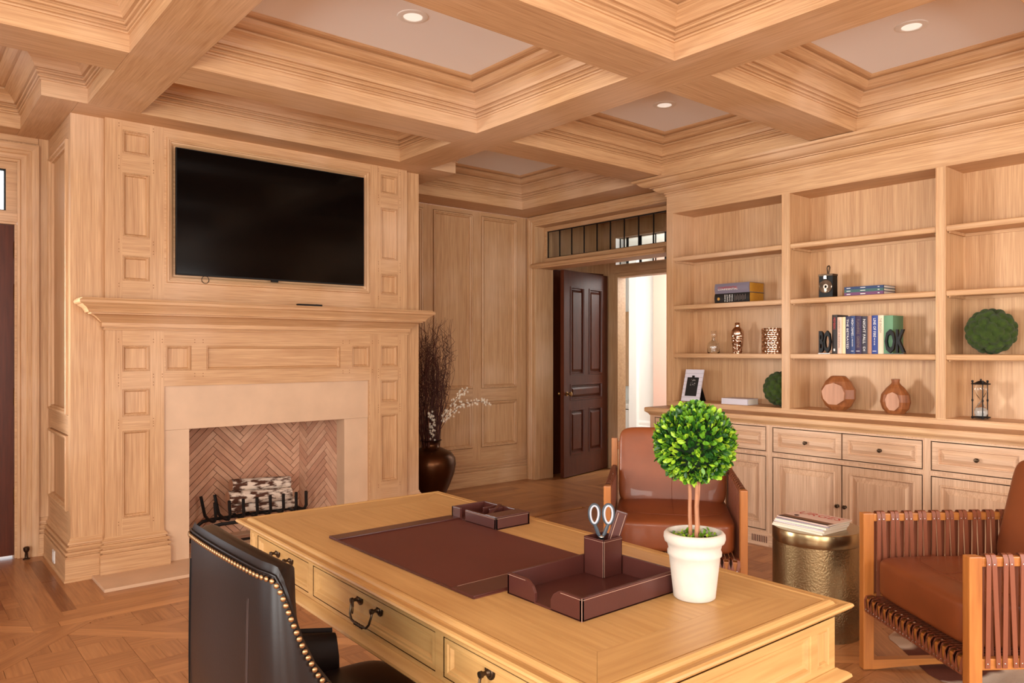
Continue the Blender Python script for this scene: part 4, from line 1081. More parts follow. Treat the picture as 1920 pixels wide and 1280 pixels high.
# vintage lamp box
t = thing('lantern', 'vintage black box lantern with round glass lens and carrying handle', 'lantern', (5.28, 2.735, 1.80))
MB().box(5.25, 5.32, 2.682, 2.788, 1.80, 1.972).build('case', 'black_plastic', t, bevel=.003)
MB().box(5.246, 5.322, 2.680, 2.790, 1.958, 1.972).build('top_band', 'dark_brass', t, bevel=.002)
MB().lathe([(.050, 0), (.050, .006), (.046, .010), (.044, .006), (.0001, .012)], (0, 0, 0), 32, M=Matrix.Translation((5.25, 2.735, 1.882)) @ Matrix.Rotation(-pi / 2, 4, 'Y')).build('lens', 'lens', t, smooth=True)
MB().lathe([(.018, .010), (.018, .013), (.010, .014), (.009, .010)], (0, 0, 0), 20, M=Matrix.Translation((5.247, 2.728, 1.880)) @ Matrix.Rotation(-pi / 2, 4, 'Y')).build('bulb_ring', 'paper', t, smooth=True)
MB().box(5.240, 5.248, 2.724, 2.748, 1.936, 1.962).build('latch', 'steel', t, bevel=.002)
MB().tube([(5.285, 2.737, 1.972), (5.285, 2.740, 2.0), (5.285, 2.742, 2.018), (5.285, 2.738, 2.030), (5.285, 2.728, 2.034), (5.285, 2.722, 2.024), (5.285, 2.725, 2.0), (5.285, 2.730, 1.972)],   .0055, 8).build('handle', 'dark_brass', t, smooth=True)

# ================================================================== DOORSTOP
t = thing('doorstop', 'small brass doorstop on the floor beside the left door casing', 'doorstop', (.735, 6.04, 0))
MB().lathe([(.0001, 0), (.022, 0), (.022, .004), (.011, .010), (.009, .045), (.016, .055), (.019, .062), (.019, .078), (.012, .084), (.0001, .085)], (.735, 6.035, 0), 16).build('post', 'dark_brass', t, smooth=True)

# ================================================================== FLOOR VASE WITH WILLOW AND BLOSSOM
VX, VY = 3.90, 5.86
t = thing('floor_vase', 'large dark bronze floor vase beside the fireplace', 'vase', (VX, VY, 0))
MB().lathe([(.0001, .0), (.11, .0), (.115, .01), (.13, .06), (.18, .17), (.222, .28), (.236, .36), (.228, .42), (.19, .47), (.12, .503), (.082, .52), (.078, .545), (.082, .565), (.100, .578), (.104, .584), (.096, .585), (.078, .575), (.072, .55), (.074, .52), (.10, .49)], (VX, VY, 0), 56).build('body', 'bronze', t, smooth=True, angle=60)
rr = random.Random(21)
def stem(r, base, head, wig, n=14):
    P = []; b, h = Vector(base), Vector(head); o1, o2 = rr.uniform(0, 6), rr.uniform(0, 6)
    for i in range(n):
        s = i / (n - 1); p = b.lerp(h, s); k = wig * s ** 1.3
        p += Vector((sin(o1 + s * 9) * k, cos(o2 + s * 8) * k, sin(o1 + s * 6) * k * .3)); P.append(p)
    return P
mb = MB()
for i in range(125):
    a = rr.uniform(0, 2 * pi); q = sqrt(rr.random())
    bx, by = VX + .05 * q * cos(a), VY + .05 * q * sin(a)
    hz = rr.uniform(1.05, 1.72); sp = (.07 + .15 * min(1, (hz - .5) / 1.1)) * q
    hx, hy = VX - .01 + sp * cos(a) * 1.15, VY + sp * sin(a) * .9
    P_ = stem(0, (bx, by, .30), (hx, hy, hz), .026 + .04 * rr.random())
    mb.tube(P_, [.0042 - .0028 * k / 13 for k in range(14)], 4)
    if hz > 1.3:
        for _ in range(4):
            k = rr.randint(7, 11); b = P_[k]
            e = b + Vector((rr.uniform(-.09, .09), rr.uniform(-.07, .07), rr.uniform(.08, .26)))
            mb.tube([b.lerp(e, s / 6) + Vector((sin(s * 1.7 + k) * .022, cos(s * 1.9 + k) * .022, 0)) for s in range(7)], [.0022 - .0014 * s / 6 for s in range(7)], 4)
o = mb.build('willow_branches', 'twig', None, kind='stuff'); props(o, 'dense bundle of dark curly willow branches in the bronze vase', 'branches')
def blossom(base, pts, label, nf):
    t = thing('blossom_branch', label, 'branch', base, group='white blossom sprays in the bronze vase')
    P_ = [Vector(p) for p in pts]; D = []
    for i in range(len(P_) - 1):
        for s in range(6): D.append(P_[i].lerp(P_[i + 1], s / 6))
    MB().tube(D, [.0036 - .0024 * k / len(D) for k in range(len(D))], 5).build('stem', 'twig', t, smooth=True)
    fm = MB()
    for k in range(nf):
        c = D[int(len(D) * (.35 + .65 * k / nf))] + Vector((rr.uniform(-.03, .03), rr.uniform(-.02, .02), rr.uniform(-.03, .03)))
        for q in range(5):
            a = 2 * pi * q / 5; d1 = Vector((cos(a) * .009, -.004, sin(a) * .009)); d2 = Vector((cos(a + .7) * .007, -.001, sin(a + .7) * .007))
            fm.add([c, c + d1, c + d1 * 1.3 + d2 * .4, c + d2], [(0, 1, 2, 3)])
    fm.build('blossoms', 'blossom', t, kind='stuff')
blossom((VX + .02, VY - .02, .55), [(VX + .02, VY - .02, .45), (VX + .06, VY - .05, .66), (VX + .16, VY - .06, .80), (VX + .30, VY - .08, .90), (VX + .46, VY - .1, .93), (VX + .62, VY - .12, .90)], 'white blossom spray arching far out to the right of the vase', 74)
blossom((VX + .01, VY - .03, .55), [(VX + .01, VY - .03, .45), (VX + .05, VY - .06, .70), (VX + .14, VY - .08, .86), (VX + .24, VY - .1, .98), (VX + .34, VY - .1, 1.06)], 'white blossom spray rising steeply to the right of the vase', 60)
blossom((VX - .02, VY - .03, .55), [(VX - .02, VY - .03, .45), (VX - .04, VY - .08, .62), (VX - .06, VY - .12, .76), (VX - .10, VY - .14, .88)], 'short white blossom spray close to the fireplace corner', 40)

# ================================================================== GRATE AND LOGS
t = thing('fire_grate', 'black iron fireplace grate with curved upright bars', 'fire grate', (2.13, 5.56, .022))
gx = [1.80, 1.90, 2.0, 2.10, 2.20, 2.30, 2.40, 2.48]
for i, x in enumerate(gx):
    MB().tube([(x - .02, 5.40, .345), (x - .012, 5.418, .29), (x, 5.44, .235), (x, 5.47, .20), (x, 5.52, .19), (x, 5.62, .19), (x, 5.68, .205), (x, 5.715, .25), (x - .012, 5.735, .34)], .0115, 6).build('bar', 'black_iron', t, smooth=True)
for y in (5.47, 5.67):
    MB().tube([(1.70, y, .022), (1.705, y, .07), (1.73, y, .13), (1.78, y, .165), (1.85, y, .172), (2.14, y, .172), (2.43, y, .172), (2.50, y, .165), (2.54, y, .13), (2.565, y, .07), (2.57, y, .022)], .013, 6).build('leg_rail', 'black_iron', t, smooth=True)
for (x0, x1, y, z_, r, lab) in ((1.96, 2.41, 5.60, .407, .047, 'birch log resting on top of the stack in the fireplace'), (1.92, 2.40, 5.555, .325, .050, 'birch log in the middle of the stack in the fireplace'), (1.95, 2.44, 5.60, .248, .047, 'birch log lying lowest on the grate bars')):
    t = thing('log', lab, 'log', ((x0 + x1) / 2, y, z_ - r), group='birch logs on the fire grate')
    R = Matrix.Rotation(.05, 4, 'Y')
    M = Matrix.Translation(((x0 + x1) / 2, y, z_)) @ R @ Matrix.Rotation(pi / 2, 4, 'Y')
    h = (x1 - x0) / 2; L = []
    for k in range(9):
        s = -h + 2 * h * k / 8
        L.append([M @ Vector(((r + rr.uniform(-.002, .002)) * cos(2 * pi * i / 14), (r + rr.uniform(-.002, .002)) * sin(2 * pi * i / 14), s)) for i in range(14)])
    MB().loops(L, True).build('bark', 'birch_bark', t, smooth=True)
    e = MB()
    for l in (L[0], L[-1]): e.add(l, [list(range(14))])
    e.build('cut_end', 'teak_pale', t)
# ================================================================== DESK
DC = (1.507, 1.957); DR = -.025
dk = thing('desk', 'large pale oak writing desk with moulded top, drawers and brass bail handles', 'desk', (DC[0], DC[1], 0), DR)
HX_, HY_ = .474, 1.005
TOPP = [(.075, .722), (.050, .722), (.046, .728), (.030, .731), (.014, .736), (.004, .742), (0, .748), (.002, .753), (.008, .756), (.018, .753), (.028, .751), (.034, .752), (.038, .758), (.044, .762), (.050, .7625), (.055, .760), (.057, .7585), (.060, .7585)]
L = [[(-HX_ + i, -HY_ + i, z), (HX_ - i, -HY_ + i, z), (HX_ - i, HY_ - i, z), (-HX_ + i, HY_ - i, z)] for i, z in TOPP]
MB().loops(L, True, mif=lambda i: 0 if i in (0, 2) else 1).build('top_edge', ['desk_x', 'desk_y'], dk, local=True)
fx, fy, bw = HX_ - .057, HY_ - .057, .125
g = .0006
def tb(poly, ax): MB().prism([(x, y, .7605) for x, y in poly], (0, 0, -.02)).build('top_board', 'desk_' + ax, dk, local=True)
tb([(-fx, -fy), (fx, -fy), (fx - bw, -fy + bw), (-fx + bw, -fy + bw)], 'x'); tb([(-fx, fy), (fx, fy), (fx - bw, fy - bw), (-fx + bw, fy - bw)], 'x')
tb([(-fx, -fy + g), (-fx + bw - g, -fy + bw), (-fx + bw - g, fy - bw), (-fx, fy - g)], 'y'); tb([(fx, -fy + g), (fx - bw + g, -fy + bw), (fx - bw + g, fy - bw), (fx, fy - g)], 'y')
iw = fx - bw; nb = 4
for k in range(nb):
    a = -iw + 2 * iw * k / nb + g; b = -iw + 2 * iw * (k + 1) / nb - g
    tb([(a, -fy + bw + g), (b, -fy + bw + g), (b, fy - bw - g), (a, fy - bw - g)], 'y')
cx_, cy_ = .424, .978     # case half sizes
ZC0, ZC1 = .585, .7225
MB().box(-cx_ + .03, cx_ - .03, -cy_ + .03, cy_ - .03, .59, .72).build('case_core', 'desk_y', dk, local=True)
drawers = [(.462, .936), (-.378, .378), (-.936, -.462)]
PFt = Pl((-cx_, 0, 0), (0, 1, 0), (0, 0, 1), (-1, 0, 0)); PBk = Pl((cx_, 0, 0), (0, 1, 0), (0, 0, 1), (1, 0, 0))
dr3 = [(.415, .895, .602, .704), (-.375, .377, .602, .704), (-.895, -.413, .602, .704)]
fl2 = [(.920, .955, .604, .702), (-.955, -.920, .604, .702)]
for pl in (PFt, PBk):
    MB().cells(pl, -cy_, cy_, ZC0, ZC1, dr3 + fl2).build('apron', 'desk_y', dk, local=True)
    for r in fl2: MB().panel(pl, r, [(0, 0), (.003, -.004), (.008, -.004), (.010, -.001), (.012, -.006)]).build('panel', 'desk_z', dk, local=True)
    for r in dr3:
        q = (r[0] + .003, r[1] - .003, r[2] + .0025, r[3] - .0035)
        o = MB().panel(pl, q, [(0, -.02), (0, -.001), (.012, -.001), (.015, -.005), (.020, -.005), (.026, -.013), (.029, -.013)]).build('drawer_front', 'desk_y', dk, local=True)
        if pl is PFt:
            mid = (r[0] + r[1]) / 2; zr = .672
            for s in (-1, 1):
                M = Matrix.Translation(pl.p(mid + s * .062, zr, -.013)) @ pl.N.to_track_quat('Z', 'Y').to_matrix().to_4x4()
                MB().lathe([(.019, 0), (.019, .003), (.015, .004), (.013, .007), (.009, .008), (.007, .012), (.005, .014), (.005, .022), (.008, .024), (.008, .032), (.0001, .034)], (0, 0, 0), 16, M=M).build('rosette', 'dark_brass', o, smooth=True, local=True)
            hb = MB().tube([pl.p(mid - .062, zr, .012), pl.p(mid - .064, zr - .012, .016), pl.p(mid - .060, zr - .036, .022), pl.p(mid - .046, zr - .050, .024), pl.p(mid - .02, zr - .054, .024), pl.p(mid + .02, zr - .054, .024), pl.p(mid + .046, zr - .050, .024), pl.p(mid + .060, zr - .036, .022), pl.p(mid + .064, zr - .012, .016), pl.p(mid + .062, zr, .012)], .0036, 8)
            for q_ in range(5): hb.superell(pl.p(mid + (q_ - 2) * .011, zr - .054, .024), (.006, .0055, .006), 1.0, 8, 6)
            hb.build('bail', 'dark_brass', o, smooth=True, local=True)
PEn = [Pl((0, s * cy_, 0), (1, 0, 0), (0, 0, 1), (0, s, 0)) for s in (-1, 1)]
for pl in PEn:
    hp = [(-.31, .31, .604, .702)]; cp2 = [(.340, .396, .604, .702), (-.396, -.340, .604, .702)]
    MB().cells(pl, -cx_, cx_, ZC0, ZC1, hp + cp2).build('apron_end', 'desk_x', dk, local=True)
    for r in hp: MB().panel(pl, r, [(0, 0), (.004, -.002), (.010, -.002), (.014, -.010), (.022, -.012)]).build('panel', 'desk_x', dk, local=True)
    for r in cp2: MB().panel(pl, r, [(0, 0), (.003, -.004), (.007, -.004), (.009, -.001), (.012, -.008)]).build('panel', 'desk_z', dk, local=True)
BM = [(0, .590), (.004, .590), (.010, .586), (.022, .582), (.030, .576), (.032, .569), (.028, .564), (.016, .561), (.006, .555), (0, .553)]
sq4 = [(-cx_, cy_), (-cx_, -cy_), (cx_, -cy_), (cx_, cy_)]
MB().sweep(PZ, sq4, [(o, z) for o, z in BM], closed=True, mis=[1, 0, 1, 0]).build('base_moulding', ['desk_x', 'desk_y'], dk, local=True, smooth=True, angle=28)
MB().box(-cx_ + .002, cx_ - .002, -cy_ + .002, cy_ - .002, .556, .592).build('case_bottom', 'desk_y', dk, local=True)
for sx in (-1, 1):
    for sy in (-1, 1):
        x, y = sx * (cx_ - .06), sy * (cy_ - .06)
        mb = MB().box(x - .042, x + .042, y - .042, y + .042, .46, .556)
        mb.lathe([(.036, .46), (.040, .45), (.030, .44), (.034, .42), (.042, .40), (.036, .34), (.028, .20), (.025, .12), (.032, .10), (.026, .08), (.036, .05), (.034, .02), (.024, .0)], (x, y, 0), 20)
        mb.build('leg', 'desk_z', dk, local=True, smooth=True)
# keys in the first two drawer locks
DM = ROOT[dk.name]
for (yy, lab) in ((.650, 'small brass key hanging in the far drawer of the desk'), (.001, 'small brass key hanging in the middle drawer of the desk')):
    w0 = DM @ Vector((-cx_ - .002, yy + .062, .655))
    t = thing('key', lab, 'key', tuple(w0), group='small brass keys in the desk drawers')
    MB().tube([w0 + Vector((-.012 + .012 * cos(a) * .3, .012 * cos(a), .016 * sin(a) - .006)) for a in [i * 2 * pi / 14 for i in range(14)]], .0018, 6, closed=True).build('bow', 'dark_brass', t, smooth=True)
    MB().tube([w0 + Vector((-.014, -.004, .008)), w0 + Vector((-.030, -.040, .026))], .0026, 6).tube([w0 + Vector((-.030, -.040, .034)), w0 + Vector((-.030, -.040, .012))], .0024, 6).build('shank', 'dark_brass', t, smooth=True)

# ---- things on the desk (top at .7605)
ZT = .7605
t = thing('desk_blotter', 'brown leather desk blotter pad with a raised rail at each end', 'desk pad', (1.45, 2.0, ZT))
MB().box(1.195, 1.710, 1.590, 2.432, ZT, ZT + .004).build('pad', 'desk_leather_flat', t, bevel=.0015)
for y0, y1 in ((1.590, 1.690), (2.372, 2.432)):
    MB().box(1.193, 1.712, y0, y1, ZT + .004, ZT + .0095).build('end_rail', 'desk_leather', t, bevel=.003)
MB().box(1.193, 1.199, 1.59, 2.432, ZT + .001, ZT + .006).box(1.197, 1.1985, 1.60, 2.42, ZT + .006, ZT + .0066).build('edge_binding', 'desk_leather', t, bevel=.001)
MB().box(1.21, 1.70, 1.686, 1.687, ZT + .0095, ZT + .0099).build('stitching', 'stitch', t, kind='stuff')
def tray_wall(mb, x0, x1, y0, y1, z0, z1): mb.box(x0, x1, y0, y1, z0, z1)
t = thing('memo_holder', 'brown stitched leather memo and pen holder near the far edge of the desk', 'desk organizer', (1.79, 2.28, ZT))
H = .046; x0, x1, y0, y1 = 1.712, 1.876, 2.146, 2.424; w_ = .010
MB().box(x0, x1, y0, y1, ZT, ZT + .006).build('base', 'desk_leather', t, bevel=.001)
def part(nm, *b, mat='desk_leather', bv=.002, par=None): return MB().box(*b).build(nm, mat, par or t, bevel=bv)
part('side_wall', x1 - w_, x1, y0, y1 - .0, ZT, ZT + H)
part('side_wall', x0, x0 + w_, y0, 2.335, ZT, ZT + H); part('side_wall', x0, x0 + w_, 2.368, y1, ZT, ZT + H)
part('end_wall', x0, x1, y1 - w_, y1, ZT, ZT + H); part('end_wall', x0, x1, y0, y0 + w_, ZT, ZT + H)
part('lid', x0 + .004, x1, y0, 2.215, ZT + H - .006, ZT + H + .002)
MB().prism([(x0 + .03, 2.245, ZT + .012), (x0 + .03, 2.262, ZT + .012), (x1 - .012, 2.318, ZT + H), (x1 - .012, 2.300, ZT + H)], (.0, 0, .006)).build('pen_rest', 'desk_leather', t)
part('divider', x0 + .085, x1 - w_, 2.290, 2.296, ZT + .006, ZT + H - .002); part('divider', x0 + .085, x1 - w_, 2.328, 2.334, ZT + .006, ZT + H - .002)
m = MB().box(x0 - .0004, x0 + .0006, y0 + .003, 2.333, ZT + H - .006, ZT + H - .005).box(x0 + .004, x1 - .004, y0 - .0004, y0 + .0006, ZT + H - .005, ZT + H - .004).box(x0 + .0, x0 + .001, y0 + .004, y0 + .005, ZT + .002, ZT + H - .004)
m.build('stitching', 'stitch', t, kind='stuff')

t = thing('letter_tray', 'open brown leather letter tray with a cut-out front holding the pen cup', 'desk tray', (1.48, 1.42, ZT))
x0, x1, y0, y1, H = 1.294, 1.668, 1.288, 1.572, .058; w_ = .009
part('base', x0, x1, y0, y1, ZT, ZT + .006, mat='desk_leather')
part('side_wall', x0, x1, y0, y0 + w_, ZT, ZT + H); part('side_wall', x0, x1, y1 - w_, y1, ZT, ZT + H)
part('rear_wall', x1 - w_, x1, y0, y1, ZT, ZT + H)
pf = Pl((x0, 0, ZT), (0, 1, 0), (0, 0, 1), (-1, 0, 0))
for poly in ([(y1, 0), (y1 - .112, 0), (y1 - .112, .028), (y1 - .102, .044), (y1 - .085, .055), (y1 - .075, H), (y1, H)], [(y0, 0), (y0 + .112, 0), (y0 + .112, .028), (y0 + .102, .044), (y0 + .085, .055), (y0 + .075, H), (y0, H)]):
    MB().prism([pf.p(u, v, 0) for u, v in poly], (w_, 0, 0)).build('front_wall', 'desk_leather', t, bevel=.0018)
m = MB().box(x0 - .0005, x0 + .0004, y0 + .003, y0 + .075, ZT + H - .005, ZT + H - .004).box(x0 - .0005, x0 + .0004, y1 - .075, y1 - .003, ZT + H - .005, ZT + H - .004).box(x0 + .003, x1, y0 - .0005, y0 + .0004, ZT + H - .006, ZT + H - .005).box(x0 - .0004, x0 + .0006, y0 - .0004, y0 + .0006, ZT, ZT + H)
m.build('stitching', 'stitch', t, kind='stuff')
t = thing('pen_cup', 'square brown leather pen cup standing in the letter tray', 'pen holder', (1.635, 1.545, ZT + .006))
x0, x1, y0, y1 = 1.577, 1.655, 1.482, 1.561; H0 = ZT + .0062; H1 = H0 + .108
part('base', x0, x1, y0, y1, H0, H0 + .004)
for b in ((x0, x0 + .004, y0, y1), (x1 - .004, x1, y0, y1), (x0, x1, y0, y0 + .004), (x0, x1, y1 - .004, y1)): part('wall', *b, H0, H1, bv=.0015)
MB().box(x0 - .0006, x0 + .0002, y0 + .0025, y0 + .0033, H0 + .002, H1 - .003).box(x0 + .0025, x0 + .0033, y0 - .0006, y0 + .0002, H0 + .002, H1 - .003).box(x0 + .003, x1, y0 - .0005, y0 + .0003, H1 - .006, H1 - .0053).box(x0 - .0005, x0 + .0003, y0, y1, H1 - .006, H1 - .0053).build('stitching', 'stitch', t, kind='stuff')
# scissors (handles up)
t = thing('scissors', 'grey handled scissors standing handles up in the pen cup', 'scissors', (1.615, 1.525, H0 + .01))
Rr = Vector((DY, -DX, 0)); Vw = Vector((DX, DY, 0)); B = Vector((1.615, 1.527, 0))
def sp(u, v, d=0): return B + Rr * u + Vector((0, 0, v)) + Vw * d
for s in (-1, 1):
    ring = [sp(s * .0205 + .0150 * cos(a) * (1 + .12 * sin(a)), H1 + .063 + .029 * sin(a) , 0) for a in [i * 2 * pi / 26 for i in range(26)]]
    MB().tube(ring, .0042, 8, closed=True).build('handle_loop', 'rubber_grey', t, smooth=True)
    ring = [sp(s * .0205 + .0120 * cos(a) * (1 + .12 * sin(a)), H1 + .063 + .0255 * sin(a) , -.0016) for a in [i * 2 * pi / 26 for i in range(26)]]
    MB().tube(ring, .0032, 8, closed=True).build('loop_lining', 'rubber_pale', t, smooth=True)
    MB().tube([sp(s * .020, H1 + .034), sp(s * .014, H1 + .020), sp(s * .010, H1 + .008), sp(s * .003, H1 - .004)], [.0042, .0058, .0055, .004], 8).build('handle_arm', 'rubber_grey', t, smooth=True)
    MB().prism([sp(-.008, H1 - .002, s * .001), sp(.008, H1 - .002, s * .001), sp(s * .003, H0 + .012, s * .001)], Vw * .0012).build('blade', 'steel', t)
MB().superell(sp(0, H1 - .003, -.002), (.009, .009, .006), 1, 12, 8).build('pivot', 'steel', t, smooth=True)
t = thing('letter_opener_case', 'brown stitched leather case leaning out of the pen cup', 'leather case', (1.635, 1.51, H0 + .01))
c0 = sp(.010, H0 + .012, .012); c1_ = sp(.062, H1 + .070, .006); ax = (c1_ - c0) / 2; sd = Vector((ax.z, 0, 0)); sd = ax.cross(Vw).normalized() * .0175
MB().obox((c0 + c1_) / 2, sd, Vw * .0045, ax).build('case', 'desk_leather', t, bevel=.003)
MB().obox((c0 + c1_) / 2 + sd * .55 + ax * .3 - Vw * .005, sd * .04, Vw * .0006, ax * .62).obox((c0 + c1_) / 2 - sd * .7 + ax * .3 - Vw * .005, sd * .03, Vw * .0004, ax * .62).build('stitching', 'stitch', t, kind='stuff')

# ---- topiary
TX, TY = 1.659, 1.229
t = thing('topiary', 'round boxwood topiary on twisted stems in a white pot at the desk corner', 'potted plant', (TX, TY, ZT))
pot = MB().lathe([(.0001, 0), (.050, 0), (.055, .004), (.0565, .02), (.064, .085), (.067, .112), (.071, .116), (.071, .124), (.068, .130), (.072, .146), (.078, .150), (.081, .160), (.080, .170), (.075, .176), (.070, .176), (.068, .168), (.066, .150)], (TX, TY, ZT), 48)
po = pot.build('pot', 'terracotta_white', t, smooth=True, angle=60)
MB().lathe([(.0001, .150), (.069, .150)], (TX, TY, ZT), 24).build('soil', 'foliage_core', t)
BC = Vector((TX, TY, 1.172)); BR = .106
for a, s in ((0, .012), (2.2, .010), (4.2, .011)):
    P_ = [Vector((TX + s * cos(a) * (1 + .05 * k) + .0012 * sin(k * 1.3 + a), TY + s * sin(a) * (1 + .05 * k) + .0012 * cos(k * 1.7), ZT + .14 + k * .026)) for k in range(10)]
    MB().tube(P_, [.0054 - .0012 * k / 9 for k in range(10)], 8).build('stem', 'stem_wood', t, smooth=True)
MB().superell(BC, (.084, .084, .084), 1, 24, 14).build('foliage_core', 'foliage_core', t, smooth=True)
leafm = []
for mn in ('leaf_bright', 'leaf_mid', 'leaf_dark'):
    me = bpy.data.meshes.new('leaf'); l, w2 = .0215, .0060
    V_ = [(0, 0, 0), (w2 * .8, l * .3, .0018), (w2, l * .6, .0022), (w2 * .55, l * .9, .001), (0, l, 0), (-w2 * .55, l * .9, .001), (-w2, l * .6, .0022), (-w2 * .8, l * .3, .0018), (0, l * .3, -.0005), (0, l * .6, 0), (0, l * .9, -.0003)]
    me.from_pydata(V_, [], [(0, 1, 8), (1, 2, 9, 8), (2, 3, 10, 9), (3, 4, 10), (0, 8, 7), (8, 9, 6, 7), (9, 10, 5, 6), (10, 4, 5)])
    me.materials.append(MATS[mn]); me.shade_smooth(); leafm.append(me)
rl = random.Random(4); Ti = rootmat(t).inverted()
leaves = []
NLF = 2300; ga = pi * (3 - sqrt(5))
for i in range(NLF):
    z_ = 1 - 2 * (i + .5) / NLF; q = sqrt(1 - z_ * z_); d = Vector((q * cos(ga * i), q * sin(ga * i), z_))
    d = (d + Vector((rl.gauss(0, .06), rl.gauss(0, .06), rl.gauss(0, .06)))).normalized()
    r0 = rl.choice((BR * .80, BR * .84, BR * .88)) + rl.uniform(-.003, .003)
    tang = d.orthogonal().normalized(); tang.rotate(Matrix.Rotation(rl.uniform(0, 2 * pi), 3, d))
    y = (d * rl.uniform(.5, 1.4) + tang * rl.uniform(.1, .9) + Vector((0, 0, .25))).normalized()
    n_ = (d - y * d.dot(y)); n_ = n_.normalized() if n_.length > .05 else y.orthogonal().normalized()
    x = y.cross(n_)
    s = rl.uniform(.75, 1.15)
    M = Matrix((( x.x * s, y.x * s, n_.x * s, 0), (x.y * s, y.y * s, n_.y * s, 0), (x.z * s, y.z * s, n_.z * s, 0), (0, 0, 0, 1)))
    M = Matrix.Translation(BC + d * r0) @ M
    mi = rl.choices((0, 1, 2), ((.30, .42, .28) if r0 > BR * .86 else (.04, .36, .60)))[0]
    facing = -(d.dot(Vw)) + (.25 if r0 > BR * .86 else 0) + rl.uniform(-.1, .1)
    leaves.append((-facing, i, M, mi))
leaves.sort(key=lambda q: q[0])
stuffb = MB()
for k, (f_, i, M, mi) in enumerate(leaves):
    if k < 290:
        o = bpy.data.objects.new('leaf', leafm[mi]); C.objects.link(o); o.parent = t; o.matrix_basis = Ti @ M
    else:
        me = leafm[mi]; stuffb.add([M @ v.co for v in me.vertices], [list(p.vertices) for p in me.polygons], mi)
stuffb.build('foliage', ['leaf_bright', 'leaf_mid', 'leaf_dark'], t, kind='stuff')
sb = MB()
for i in range(190):
    a = rl.uniform(0, 2 * pi); q = .066 * sqrt(rl.random()); c = Vector((TX + q * cos(a), TY + q * sin(a), ZT + .150 + rl.uniform(0, .016)))
    y = Vector((rl.uniform(-1, 1), rl.uniform(-1, 1), rl.uniform(0, .9))).normalized(); x = y.cross(Vector((0, 0, 1))).normalized(); n_ = x.cross(y); s = rl.uniform(.5, .8)
    M = Matrix.Translation(c) @ Matrix(((x.x * s, y.x * s, n_.x * s, 0), (x.y * s, y.y * s, n_.y * s, 0), (x.z * s, y.z * s, n_.z * s, 0), (0, 0, 0, 1)))
    mi = rl.choice((0, 1, 1)); me = leafm[mi]; sb.add([M @ v.co for v in me.vertices], [list(p.vertices) for p in me.polygons], mi)
sb.build('moss_cover', ['leaf_bright', 'leaf_mid', 'leaf_dark'], t, kind='stuff')

# ================================================================== DRUM TABLE AND MAGAZINES
SX, SY = 3.645, 1.947
t = thing('drum_table', 'round hammered brass drum side table between the two armchairs', 'side table', (SX, SY, 0))
MB().lathe([(.0001, .004), (.205, .004), (.212, .0), (.213, .02), (.213, .455)], (SX, SY, 0), 72).build('drum', 'drum_brass', t, smooth=True, angle=60)
MB().lathe([(.213, .455), (.2145, .458), (.2145, .518), (.211, .524), (.195, .524), (.0001, .521)], (SX, SY, 0), 72).build('top', 'drum_smooth', t, smooth=True)
zz = .524
mg = [('mag_c', .010, .02, 'thick cream edged magazine at the bottom of the stack on the brass drum table'), ('mag_a', .008, .05, 'tan magazine second from the bottom of the stack on the drum table'), ('mag_b', .007, -.02, 'grey magazine in the middle of the stack on the drum table'),
      ('mag_c', .009, .04, 'white edged magazine just above the middle of the stack on the drum table'), ('mag_d', .006, .10, 'dark covered magazine second from the top of the stack on the drum table'), ('cover_pink', .006, .02, 'magazine with pink and white cover and red lettering on top of the stack')]
for k, (cm, h, dr, lab) in enumerate(mg):
    ang = radians(-6) + dr; cxm, cym = SX - .055 + .004 * k, SY + .01 - .003 * k
    t = thing('magazine', lab, 'magazine', (cxm, cym, zz), ang, group='magazines stacked on the drum table')
    MB().box(-.105, .105, -.14, .14, 0, h - .001).build('pages', ('mag_c', 'mag_a')[k % 2], t, bevel=.001, local=True)
    MB().box(-.107, .107, -.141, .141, h - .001, h).box(-.1075, -.106, -.141, .141, 0, h).build('cover', cm, t, local=True)
    if k == 5:
        MB().box(-.104, -.045, -.138, .138, h, h + .0003).build('cover_photo', 'cover_brown', t, local=True)
        MB().box(-.104, -.084, -.138, .138, h + .0003, h + .0006).build('cover_photo', 'ink_black', t, local=True)
        R_ = ROOT[t.name]; xd = R_.to_3x3() @ Vector((0, -1, 0)); yd = R_.to_3x3() @ Vector((1, 0, 0))
        text('URGES', .085, R_ @ Vector((.055, 0, h + .0005)), xd, yd, 'ink_red', t, width=.23)
        MB().lathe([(.0001, h + .0008), (.013, h + .0008)], (-.02, .085, 0), 16).build('badge', 'ink_red', t, local=True)
    zz += h + .0004

